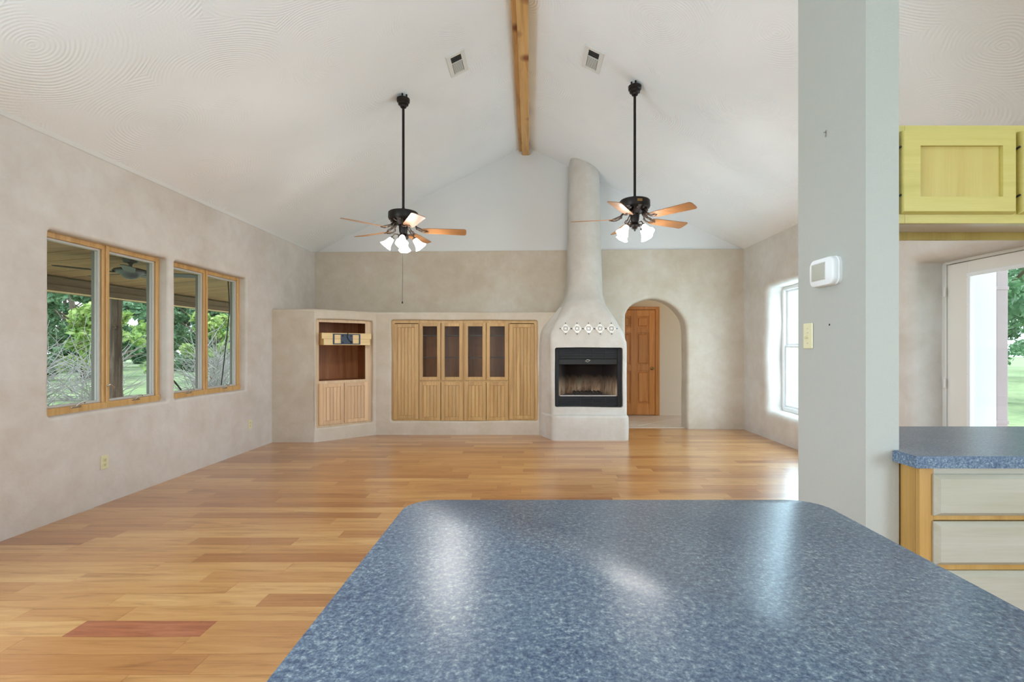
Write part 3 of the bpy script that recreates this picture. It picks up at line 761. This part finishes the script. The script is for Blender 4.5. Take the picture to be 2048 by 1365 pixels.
mb = MB(); mb.tube([(.43, .01, .655), (.46, .0, .675), (.50, -.004, .668), (.47, .005, .64), (.43, .01, .655)], .005, 6); mb.build('damper_handle', 'steel_strip', ins, True)
def slab(nm, mat, pts, z0, z1):
    m = MB(); m.prism(pts, 'z', z0, z1); m.build(nm, mat, ins)
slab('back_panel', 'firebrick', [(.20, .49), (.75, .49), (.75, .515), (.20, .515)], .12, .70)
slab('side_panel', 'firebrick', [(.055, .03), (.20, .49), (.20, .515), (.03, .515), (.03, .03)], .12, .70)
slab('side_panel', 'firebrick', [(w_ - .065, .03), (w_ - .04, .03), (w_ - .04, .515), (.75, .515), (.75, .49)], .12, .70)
slab('smoke_shelf', 'firebox_black', [(.03, .03), (w_ - .04, .03), (w_ - .04, .515), (.03, .515)], .70, .72)
slab('ash_bed', 'ash', [(.055, .02), (w_ - .065, .02), (.75, .49), (.20, .49)], .12, .15)
mb = MB()
for i in range(7): mb.box(.30 + i * .06, .312 + i * .06, .14, .40, .19, .202, .002)
mb.box(.28, .70, .16, .172, .178, .19); mb.box(.28, .70, .37, .382, .178, .19)
for x in (.29, .68):
    for y in (.16, .37): mb.box(x, x + .012, y, y + .012, .15, .18)
mb.build('grate', 'firebox_black', ins)
# decorative diamond tiles
for i in range(5):
    x = .509 + i * .164
    tl = bpy.data.objects.new('tile', None); C.objects.link(tl); tl.parent = fp
    yy = 6.965 - 6.85
    tl.location = (x - .85, yy, 1.580); tl.rotation_euler = (R(-14), 0, 0)
    m = MB(); m.prism([(0, .066), (-.022, .060), (-.045, .03), (-.064, 0), (-.045, -.03), (-.022, -.06), (0, -.066), (.022, -.06), (.045, -.03), (.064, 0), (.045, .03), (.022, .06)], 'y', -.008, .03); m.build('plate', 'tile_white', tl)
    m = MB()
    for k in range(8):
        a = R(k * 45 + 22.5); m.box(-.009, .009, -.0095, -.006, -.005, .005, 0, 1, Matrix.Translation((.027 * math.cos(a), 0, .027 * math.sin(a))) @ Matrix.Rotation(-a + R(45 if k % 2 else 0), 4, 'Y'))
    for k in range(4):
        a = R(k * 90); m.box(-.007, .007, -.0095, -.006, -.007, .007, 0, 1, Matrix.Translation((.078 * math.cos(a), 0.0, .080 * math.sin(a))) @ Matrix.Rotation(R(45), 4, 'Y'))
    m.build('motif', 'tile_ink', tl)['kind'] = 'stuff'
    m = MB()
    for k in range(4):
        a = R(k * 90 + 45); m.box(-.004, .004, -.0095, -.006, -.004, .004, 0, 1, Matrix.Translation((.046 * math.cos(a), 0, .046 * math.sin(a))))
    m.build('dot', 'tile_rust', tl)['kind'] = 'stuff'

# ------------------------------------------------------------------ ceiling fans
def fan(loc, zhub, zcan, phi, arm0, label, chain, labelplate):
    f = thing('ceiling_fan', label, 'ceiling fan', (loc[0], loc[1], zhub), 0, 'ceiling fans of the vault')
    zt = zcan - zhub - .025
    sl_ = SL if loc[0] < RX else -SR
    m = MB(); m.lathe([(.012, zt - .115), (.03, zt - .11), (.036, zt - .09), (.052, zt - .082), (.056, zt - .06), (.066, zt - .052), (.068, zt - .02), (.058, zt - .012), (.02, zt - .01)], 28); m.build('canopy', 'bronze', f, 40)
    m = MB()
    for a in (30, 150, 270):
        x, y = .035 * math.cos(R(a)), .035 * math.sin(R(a)); m.box(x - .008, x + .008, y - .008, y + .008, zt - .02, zt + .025 + x * sl_ - .002, .002)
    m.build('hanger_bracket', 'bronze', f)
    m = MB(); m.lathe([(.0135, .20), (.0135, zt - .10)], 16); m.build('downrod', 'bronze', f, 40)
    m = MB(); m.lathe([(.016, .235), (.02, .21), (.026, .20), (.06, .196), (.144, .190), (.154, .180), (.156, .124), (.148, .108), (.10, .092), (.06, .05)], 36); m.build('motor_housing', 'bronze', f, 40)
    m = MB()
    for k in range(12):
        a = R(k * 30); m.box(.06, .135, -.009, .009, .078, .098, .003, 1, Matrix.Rotation(a, 4, 'Z'))
    m.build('vent_ring', 'bronze_light', f)
    if labelplate:
        m = MB(); m.box(-.026, .026, -.160, -.154, .138, .164, .002, 1, Matrix.Rotation(R(6), 4, 'Z')); m.build('nameplate', 'brass_aged', f)
    m = MB(); m.lathe([(.045, .055), (.048, .03), (.042, -.02), (.034, -.04), (.046, -.055), (.056, -.07), (.05, -.09), (.03, -.102), (.012, -.106), (.008, -.125), (.001, -.128)], 28); m.build('switch_housing', 'bronze', f, 40)
    for k in range(5):
        T = Matrix.Rotation(phi + R(72) * k, 4, 'Z'); tilt = Matrix.Rotation(R(-13), 4, 'X')
        b = MB(); prof = []
        for i in range(11):
            t_ = i / 10; x = .205 + .455 * t_; w = .056 + .014 * t_
            prof.append((x, w))
        out = [(x, -w) for x, w in prof]
        out[-1] = (.640, -prof[-1][1]); out += [(.657, -.055), (.66, -.03), (.66, .03), (.657, .055), (.640, prof[-1][1])]
        out += [(x, w) for x, w in prof[:-1]][::-1]
        out = [(.20, -.045)] + out[1:-1] + [(.20, .045)]
        b.prism(out, 'z', -.003, .003)
        for v in b.bm.verts: v.co = T @ (tilt @ v.co)
        bo = b.build('blade', 'fan_blade', f)
        g = MB()
        for s_ in (-1, 1):
            g.tube([T @ Vector((.09, s_ * .012, .082)), T @ Vector((.13, s_ * .022, .045)), T @ Vector((.16, s_ * .034, .008)), T @ Vector((.21, s_ * .030, -.008)), T @ Vector((.245, s_ * .012, -.006))], [.008, .007, .007, .006, .005], 6)
            g.tube([T @ Vector((.13, s_ * .024, .022)), T @ Vector((.15, s_ * .045, .018)), T @ Vector((.175, s_ * .05, .006)), T @ Vector((.19, s_ * .038, -.006))], [.006, .006, .005, .005], 6)
        g.tube([T @ Vector((.08, 0, .082)), T @ Vector((.14, 0, .035)), T @ Vector((.26, 0, -.009))], [.009, .007, .005], 6)
        g.build('blade_iron', 'bronze_light', f, True)
    for k in range(4):
        a = arm0 + R(90) * k; d = Vector((math.cos(a), math.sin(a), 0)); z_ = Vector((0, 0, 1))
        m = MB(); m.tube([d * .03 - z_ * .07, d * .06 - z_ * .045, d * .09 - z_ * .045, d * .108 - z_ * .068, d * .112 - z_ * .085], .006, 8)
        ax = (d * .62 - z_ * .78).normalized(); o_ = d * .108 - z_ * .082
        Mx = Matrix.Translation(o_) @ Vector((0, 0, 1)).rotation_difference(ax).to_matrix().to_4x4()
        m.lathe([(.016, -.004), (.02, .0), (.02, .028), (.014, .03)], 16, Mx); am = m.build('lamp_arm', 'bronze_light', f, 40)
        s_ = MB(); s_.lathe([(.018, .012), (.026, .02), (.032, .04), (.036, .065), (.044, .09), (.058, .112), (.064, .122)], 24, Mx, False, lambda t_, z: .05 * math.sin(6 * t_) * max(0, (z - .06) / .062))
        so = s_.build('lamp_shade', 'lit_glass', f, True)
        light('fan_bulb', 'POINT', tuple(o_ + ax * .15), (0, 0, 0), 6.5, (1, 0.95, 0.88), 0.04, parent=f)
    if chain:
        m = MB(); m.tube([(-.004, .0, -.12), (-.006, 0, -.40), (-.01, 0, -.75)], .0022, 5); m.lathe([(.002, -.752), (.007, -.758), (.007, -.772), (.002, -.778)], 10, Matrix.Translation((-.01, 0, 0))); m.build('pull_chain', 'bronze', f, 40)
fan((-1.340, 5.13), 2.550, zc(-1.34), R(9), R(-80), 'ceiling fan left of the beam with pull chain and four lit shades', True, False)
fan((1.078, 4.99), 2.632, zc(1.078), R(25), R(-55), 'ceiling fan right of the beam with small plate on its motor', False, True)

# ------------------------------------------------------------------ small wall fittings
def outlet(y, z, label):
    r = thing('wall_outlet', label, 'outlet', (XL, y, z), R(90), 'outlets on the window wall')
    box('cover_plate', 'ivory_plastic', r, -.036, .036, -.006, .001, -.058, .058, .003)
    for dz in (-.02, .02):
        q = box('socket', 'ivory_plastic', r, -.017, .017, -.009, -.005, dz - .014, dz + .014, .003)
        for dx in (-.006, .006): box('slot', 'dark_hole', q, dx - .0012, dx + .0012, -.0095, -.0088, dz - .004, dz + .006)
        box('slot', 'dark_hole', q, -.002, .002, -.0095, -.0088, dz - .011, dz - .007)
outlet(4.054, .347, 'ivory outlet low on the window wall under the nearer window pair')
outlet(6.162, .335, 'ivory outlet low on the window wall beside the built-in corner')

th = thing('thermostat', 'white thermostat with grey screen on the partition', 'thermostat', (PX0, 2.062, 1.622), R(-90))
m = MB(); m.prism([(p[0], p[1]) for p in rrect(-.088, .088, -.058, .060, .028, 6)], 'y', -.012, .001); m.build('back_plate', 'white_plastic', th, 40)
def bow(s_, y):
    pts = []
    for x, z in rrect(-.084 * s_, .084 * s_, -.054 * s_, .056 * s_, .028, 6): pts.append((x, y, z + .006 * (1 - (x / .09) ** 2) * (1 if z > 0 else -1)))
    return pts
m = MB(); m.loft([bow(1, -.012), bow(1, -.028), bow(.975, -.034), bow(.93, -.0365)]); m.build('case', 'white_plastic', th, 40)
box('screen', 'lcd', th, -.062, .030, -.0385, -.036, -.030, .038, .001)
box('screen_bezel', 'screen_grey', th, -.066, .034, -.0372, -.0355, -.034, .042, .001)

sw = thing('light_switch', 'ivory toggle switch plate below the thermostat', 'switch', (PX0, 2.211, 1.356), R(-90))
box('cover_plate', 'ivory_plastic', sw, -.036, .036, -.006, .001, -.058, .058, .003)
m = MB(); m.box(-.005, .005, -.022, -.004, -.006, .006, .002, 1, Matrix.Rotation(R(20), 4, 'X')); m.build('toggle', 'ivory_plastic', sw)
for z in (-.033, .033, .014):
    m = MB(); m.lathe([(.0032, 0), (.0032, .002)], 8, Matrix.Translation((0, -.0055, z)) @ Matrix.Rotation(R(90), 4, 'X')); m.build('screw', 'screen_grey', sw)
hk = thing('wall_hook', 'tiny metal picture hook high on the partition', 'hook', (PX0, 2.082, 2.222), R(-90))
box('strap', 'chrome', hk, -.004, .004, -.002, .0005, -.014, .014); box('nail', 'chrome', hk, -.0015, .0015, -.012, .0, .004, .007)
hk = thing('wall_anchor', 'small dark screw anchor beside the light switch', 'anchor', (PX0, 2.058, 1.400), R(-90))
m = MB(); m.lathe([(.004, -.001), (.0045, .001), (.003, .002)], 10, Matrix.Rotation(R(90), 4, 'X')); m.build('anchor', 'dark_hole', hk)

# ------------------------------------------------------------------ island
ZC = 0.915
is_ = thing('kitchen_island', 'plain wooden island cabinet under the blue counter', 'island', (0.21, 0.2, 0))
box('body', 'maple_side', is_, -.43, .43, -.9, .82, .09, ZC - .042, .004); box('toe_kick', 'sash_dark', is_, -.38, .38, -.85, .76, 0, .09)
pts = [(p[0], p[1]) for p in rrect(-.306, .726, -0.95, 1.234, .075, 8)]
def ring_top(g, z):
    cx, cy = .21, .15
    return [(x + (cx - x) / abs(cx - x) * g if abs(cx - x) > 1e-6 else x, y + (cy - y) / abs(cy - y) * g if abs(cy - y) > 1e-6 else y, z) for x, y in pts]
m = MB(); m.loft([ring_top(.002, ZC - .042), ring_top(0, ZC - .040), ring_top(0, ZC - .003), ring_top(.001, ZC - .001), ring_top(.003, ZC)])
tag(m.build('countertop', 'laminate', None, 30), 'large blue speckled laminate island countertop in the foreground', 'countertop')

# ------------------------------------------------------------------ peninsula
pc = thing('drawer_cabinet', 'maple drawer cabinet under the smaller blue counter', 'cabinet', (1.404, 1.748, 0))
L_ = 1.5
box('side_panel', 'maple_side', pc, 0.0005, .018, .021, .60, 0, .873)
box('body', 'maple_side', pc, .018, L_, .02, .60, .10, .873); box('toe_kick', 'sash_dark', pc, .018, L_, .07, .6, 0, .10)
box('face_stile', 'maple_side', pc, 0, .05, 0, .02, .10, .873, .001); box('face_stile', 'maple_side', pc, .60, .70, 0, .02, .10, .873, .001)
box('face_rail', 'maple_pale_lit', pc, .05, .60, 0, .02, .84, .873, .001)
for z in (.68, .50, .30, .10): box('face_rail', 'maple_side', pc, .05, .60, .001, .02, z, z + .03, .001)
def front(x0, x1, z0, z1, nm='drawer'):
    g = .014; m = MB()
    rg_ = lambda s_, y: [(x0 + s_, y, z0 + s_), (x1 - s_, y, z0 + s_), (x1 - s_, y, z1 - s_), (x0 + s_, y, z1 - s_)]
    m.loft([rg_(0, -.001), rg_(0, -.008), rg_(g, -.022)]); return m.build(nm, 'maple_pale_lit', pc)
for z0, z1 in ((.699, .847), (.523, .678), (.335, .501), (.125, .315)): front(.045, .63, z0, z1)
for k in range(2): front(.67 + k * .42, 1.07 + k * .42, .125, .847, 'cabinet_door')
m = MB()
m.prism([(1.372, 1.722), (3.0, 1.722), (3.0, 2.390), (1.3985, 2.390), (1.3985, 1.8345), (1.372, 1.8345)], 'z', ZC - .042, ZC)
bmesh.ops.bevel(m.bm, geom=[e for e in m.bm.edges if all(v.co.z > ZC - .01 for v in e.verts)], offset=.003, segments=2, affect='EDGES')
tag(m.build('countertop', 'laminate'), 'blue speckled laminate counter joined to the partition', 'countertop')

# ------------------------------------------------------------------ upper cabinet
uc = thing('upper_cabinet', 'maple wall cabinet with a painted yellow light cast, hung beside the partition', 'cabinet', (1.3985, 1.855, 1.778))
LU = XR - 1.3985 - .002; HU = 2.153 - 1.778
box('face_rail', 'maple_yellow_cast', uc, .035, LU, 0, .02, HU - .035, HU, .001); box('face_rail', 'maple_yellow_cast', uc, .035, LU, 0, .02, 0, .05, .001)
box('face_stile', 'maple_yellow_cast', uc, 0, .035, 0, .02, 0, HU, .001)
for x in (.43, .88, 1.335, 1.785): box('face_stile', 'maple_yellow_cast', uc, x, x + .04, .001, .02, .05, HU - .035, .001)
box('side', 'maple_yellow_cast', uc, 0, .016, .02, .30, .0, HU); box('side', 'maple_yellow_cast', uc, LU - .016, LU, .02, .30, .0, HU)
box('bottom', 'melamine', uc, .016, LU - .016, .02, .29, .034, .05); box('top', 'maple_yellow_cast', uc, .016, LU - .016, .02, .30, HU - .016, HU)
box('back_rail', 'maple_panel', uc, .016, LU - .016, .285, .30, 0, .034, .001); box('back', 'maple_yellow_cast', uc, .016, LU - .016, .285, .30, .034, HU - .016)
def shaker(x0, x1):
    d = bpy.data.objects.new('door', None); C.objects.link(d); d.parent = uc
    z0, z1 = .034, .347; st = .068
    def lofted(nm, x0, x1, z0, z1, b):
        m = MB(); gl, gr, gb, gt = b
        a = lambda k, y: [(x0 + gl * k, y, z0 + gb * k), (x1 - gr * k, y, z0 + gb * k), (x1 - gr * k, y, z1 - gt * k), (x0 + gl * k, y, z1 - gt * k)]
        m.loft([a(0, 0.0), a(0, -.008), a(1, -.022)]); m.build(nm, 'maple_yellow_cast', d)
    lofted('stile', x0, x0 + st, z0, z1, (.006, 0, .006, .002)); lofted('stile', x1 - st + .012, x1, z0, z1, (0, .008, .006, .002))
    lofted('rail', x0 + st, x1 - st + .012, z1 - .058, z1, (0, 0, 0, .002)); lofted('rail', x0 + st, x1 - st + .012, z0, z0 + .062, (0, 0, .006, 0))
    box('panel', 'maple_panel', d, x0 + st, x1 - st + .012, -.010, -.002, z0 + .062, z1 - .058)
    for z in (z0 + .065, z1 - .065):
        m = MB(); m.tube([(x0 - .004, .002, z), (x0 - .002, -.016, z + .006)], .004, 6); m.build('hinge', 'dark_hole', d)
for k in range(4): shaker(.010 + k * .452, .446 + k * .452)

# ------------------------------------------------------------------ outside: ground, porch, doorway reveal, drainpipe
g = box('ground', 'grass', None, -90, 90, -60, 90, -0.35, -0.25); struct(g, 'mown green lawn around the house', 'lawn')
struct(box('porch_floor', 'concrete', None, -7.0, XL - .02, 0.5, 13, -0.2, -0.06), 'concrete porch slab outside the windows', 'porch')
struct(box('patio_floor', 'concrete', None, XR + .3, 6.3, 1.5, 10.5, -0.24, -0.08), 'pale paved path along the house', 'patio')
zr = lambda x: 2.40 + (x + 4.9) * 0.085
pr = thing('porch_ceiling', 'brown board ceiling of the porch outside the windows', 'porch ceiling', (0, 0, 0), 0, None, 'structure')
y = 1.2; bd = None
while y < 14:
    if bd is None:
        m = MB(); m.prism([(-6.9, zr(-6.9)), (XL - .1, zr(XL - .1)), (XL - .1, zr(XL - .1) + .02), (-6.9, zr(-6.9) + .02)], 'y', .003, .187); bd = m.build('board', 'porch_board', pr); bd.location = (0, y, 0)
    else:
        o = bd.copy(); C.objects.link(o); o.location = (0, y, random.uniform(-.003, .003))
    y += .19
struct(box('porch_roof', 'porch_beam', None, -7.2, XL - .05, 1.0, 14.2, 2.60, 2.66), 'dark porch roof deck above the boards', 'roof')
b = thing('porch_beam', 'heavy brown timber beam at the porch edge', 'beam', (-6.4, 7, 2.05))
box('timber', 'porch_beam', b, -.05, .05, -6, 7, 0, .205, .004); box('fascia', 'porch_beam', b, .051, .07, -6, 7, .02, .10, .002); box('drip_strip', 'pine_pale', b, .0505, .075, -6, 7, .0, .018, .001)
m = MB(); prof = []
for i in range(14):
    z = -.15 + i * (2.2 / 13); prof.append((.085 - .012 * i / 13 + .006 * math.sin(i * 2.1), z))
m.lathe(prof, 18, None, True, lambda a, z: .09 * math.sin(3 * a + z * 1.7) + .05 * math.sin(7 * a - z * 3))
for z, a in ((.5, 30), (1.1, 200), (1.6, 300)): m.tube([(.06 * math.cos(R(a)), .06 * math.sin(R(a)), z), (.12 * math.cos(R(a)), .12 * math.sin(R(a)), z + .03)], [.025, .018], 8)
o = m.build('porch_post', 'cedar_bark', None, 40); o.location = (-6.4, 7.50, 0); tag(o, 'rough cedar trunk post holding up the porch', 'post')
pf = thing('porch_fan', 'dark outdoor ceiling fan under the porch roof', 'ceiling fan', (-4.9, 5.95, 2.25))
m = MB(); m.lathe([(.02, .075), (.03, .09), (.07, .10), (.08, .125), (.08, zr(-4.9) - 2.25)], 24); m.build('canopy', 'porch_fan_metal', pf, 40)
m = MB(); m.lathe([(.018, .03), (.018, .09)], 12); m.build('downrod', 'porch_fan_metal', pf, 40)
m = MB(); m.lathe([(.03, .045), (.09, .035), (.16, .015), (.18, -.005), (.17, -.022), (.11, -.04), (.09, -.06), (.07, -.085), (.03, -.10), (.01, -.104)], 28); m.build('motor_housing', 'porch_fan_metal', pf, 40)
for k in range(5):
    T = Matrix.Rotation(R(20 + 72 * k), 4, 'Z') @ Matrix.Rotation(R(-12), 4, 'X')
    m = MB(); m.prism([(.15, -.02), (.24, -.055), (.64, -.07), (.70, -.03), (.70, .03), (.64, .07), (.24, .055), (.15, .02)], 'z', -.036, -.028)
    for v in m.bm.verts: v.co = T @ v.co
    m.build('blade', 'porch_fan_metal', pf)
vn = MB()
vn.tube([(-4.62, 7.25, 2.36), (-4.6, 7.26, 1.9), (-4.63, 7.22, 1.4), (-4.66, 7.18, .9), (-4.7, 7.14, .4), (-4.72, 7.1, -.1)], .008, 6)
vn.tube([(-4.55, 5.6, 1.10), (-4.6, 5.9, 1.05), (-4.66, 6.2, .85), (-4.7, 6.6, .5), (-4.7, 6.9, .1), (-4.7, 7.0, -.1)], .010, 6)
vn.tube([(-4.55, 5.5, .75), (-4.6, 5.8, .62), (-4.65, 6.1, .35), (-4.68, 6.3, .0), (-4.68, 6.35, -.1)], .010, 6)
for v_ in vn.bm.verts: v_.co.y += .17
tag(vn.build('vine', 'vine', None, True), 'dark woody vine climbing outside the windows', 'vine')
# outer jamb of the thick wall beside the door, drainpipe
struct(box('wall_exterior_jamb', 'stucco_white', None, XD + .075, 3.985, 4.145, 4.42, -.2, 2.5), 'white outer jamb of the thick wall beyond the glazed door')
dp = thing('drainpipe', 'mauve painted drainpipe outside the glazed door', 'drainpipe', (4.05, 4.18, -.2))
box('pipe', 'mauve_paint', dp, -.064, .045, -.03, .06, 0, 2.9, .012, 2); box('strap', 'mauve_paint', dp, -.066, .047, -.034, .062, .85, .88, .002); box('strap', 'mauve_paint', dp, -.066, .047, -.034, .062, 2.0, 2.03, .002)
struct(box('wall_outbuilding', 'stucco_white', None, 6.6, 6.8, 9.5, 16, -.3, 4.2), 'white outbuilding wall beyond the right window')

# ------------------------------------------------------------------ vegetation
nr = np.random.default_rng(5)
def leaves(name, mat, parent, centers, radii, n, size):
    k = len(centers); idx = nr.integers(0, k, n)
    d = nr.normal(size=(n, 3)); d /= np.linalg.norm(d, axis=1)[:, None]; rr = nr.random(n) ** 0.45
    p = np.array(centers)[idx] + d * (np.array(radii)[idx] * rr)[:, None] * np.array([1, 1, .75])
    u = nr.normal(size=(n, 3)); u /= np.linalg.norm(u, axis=1)[:, None]; w = np.cross(u, nr.normal(size=(n, 3))); w /= np.linalg.norm(w, axis=1)[:, None]
    s_ = size * (0.6 + 0.8 * nr.random(n))[:, None]
    V = np.stack([p - u * s_, p + w * s_ * .45, p + u * s_, p - w * s_ * .45], 1).reshape(-1, 3)
    me = bpy.data.meshes.new(name); me.vertices.add(len(V)); me.vertices.foreach_set('co', V.ravel())
    me.loops.add(4 * n); me.loops.foreach_set('vertex_index', np.arange(4 * n)); me.polygons.add(n); me.polygons.foreach_set('loop_start', np.arange(0, 4 * n, 4)); me.update(calc_edges=True)
    return finish(name, me, mat, parent)
def tree(x, y, h, w, n, mat, label, group, size=.16, low=.12, name='tree', cat='tree'):
    t_ = thing(name, label, cat, (x, y, -.25), 0, group)
    m = MB(); m.tube([(0, 0, -.05), (.05, .02, h * .3), (-.05, .05, h * .6), (0, 0, h * .9)], [h * .025, h * .02, h * .014, .02], 8)
    for k in range(6):
        a = random.uniform(0, 6.28); z0 = h * random.uniform(.2, .6); m.tube([(0, 0, z0), (w * .4 * math.cos(a), w * .4 * math.sin(a), z0 + h * .12), (w * .75 * math.cos(a), w * .75 * math.sin(a), z0 + h * .18)], [.05, .035, .015], 5)
    m.build('trunk', 'trunk', t_, True)
    cs, rs = [], []
    for k in range(34):
        a = random.uniform(0, 6.28); q = random.random() ** .5; z = random.uniform(low, .95); ww = w * (1 - .45 * max(0, z - .45) / .5)
        cs.append((ww * q * math.cos(a), ww * q * math.sin(a), h * z)); rs.append(random.uniform(.16, .30) * w)
    leaves('foliage', mat, t_, cs, rs, n, size)
LBL = 'dense green tree in the woods beyond the porch'
for x, y in ((-22, 24.1), (-22, 32.8), (-22.1, 41.5), (-23, 15.2), (-30.8, 32.6), (-30.8, 41.4), (-31.1, 50.0), (-31.5, 23.8), (-39.9, 41.6), (-39.9, 50.2), (-40.1, 59.0), (-40.1, 32.6)):
    tree(x, y, random.uniform(8.5, 10.5), random.uniform(3.2, 3.4), 20000, 'leaf_dark', LBL, 'trees in the woods beyond the porch', .17, .02)
for x, y, lb in ((-17.0, 14.6, 'yellow-green shrub seen through the nearer window pair'), (-16.2, 18.6, 'yellow-green shrub seen beside the cedar post'), (-15.0, 23.0, 'yellow-green shrub seen through the farther window pair')):
    tree(x, y, 3.2, 1.5, 2600, 'leaf_yellow', lb, 'yellow-green shrubs on the lawn edge', .13, .25, 'shrub', 'shrub')
def brush(x, y, h, w, n, label):
    m = MB()
    for k in range(n):
        a = random.uniform(0, 6.28); el = random.uniform(.15, 1.2); L = h * random.uniform(.25, .42)
        p = [Vector((random.uniform(-.5, .5) * w, random.uniform(-.5, .5) * w, random.choice((-.05, h * random.uniform(.05, .45)))))]
        d = Vector((math.cos(a) * math.cos(el), math.sin(a) * math.cos(el), math.sin(el)))
        for j in range(4):
            d = (d + Vector((random.uniform(-.35, .35), random.uniform(-.35, .35), random.uniform(-.4, .2)))).normalized()
            q = p[-1] + d * L * .55; q.x = max(-1.4, min(1.4, q.x)); q.y = max(-1.4, min(1.4, q.y)); q.z = max(.02, q.z); p.append(q)
        r_ = random.uniform(.5, 1.0); m.tube(p, [.016 * r_, .012 * r_, .009 * r_, .006 * r_, .003], 4, False)
    o = m.build('bare_shrub', 'bare_branch'); o.location = (x, y, -.25); tag(o, label, 'shrub', 'bare shrubs beyond the porch')
brush(-12.2, 11.4, 2.4, 1.15, 190, 'leafless grey shrub seen through the nearest window pane')
brush(-13.2, 14.6, 2.2, 1.15, 190, 'leafless grey shrub seen right of the cedar post')
brush(-10.2, 15.6, 2.6, 1.15, 190, 'leafless grey shrub seen through the third window pane')
brush(-12.0, 18.6, 2.3, 1.15, 190, 'leafless grey shrub seen through the last window pane')
for i, (x, y, h) in enumerate(((13.5, 14.0, 7), (25, 23.5, 9), (24, 13, 9), (34, 33, 10))):
    tree(x, y, h, 3.2, 9000, 'leaf_dark', 'green tree on the lawn beyond the glazed door', 'trees beyond the glazed door', .13, .27 if i == 0 else .1)
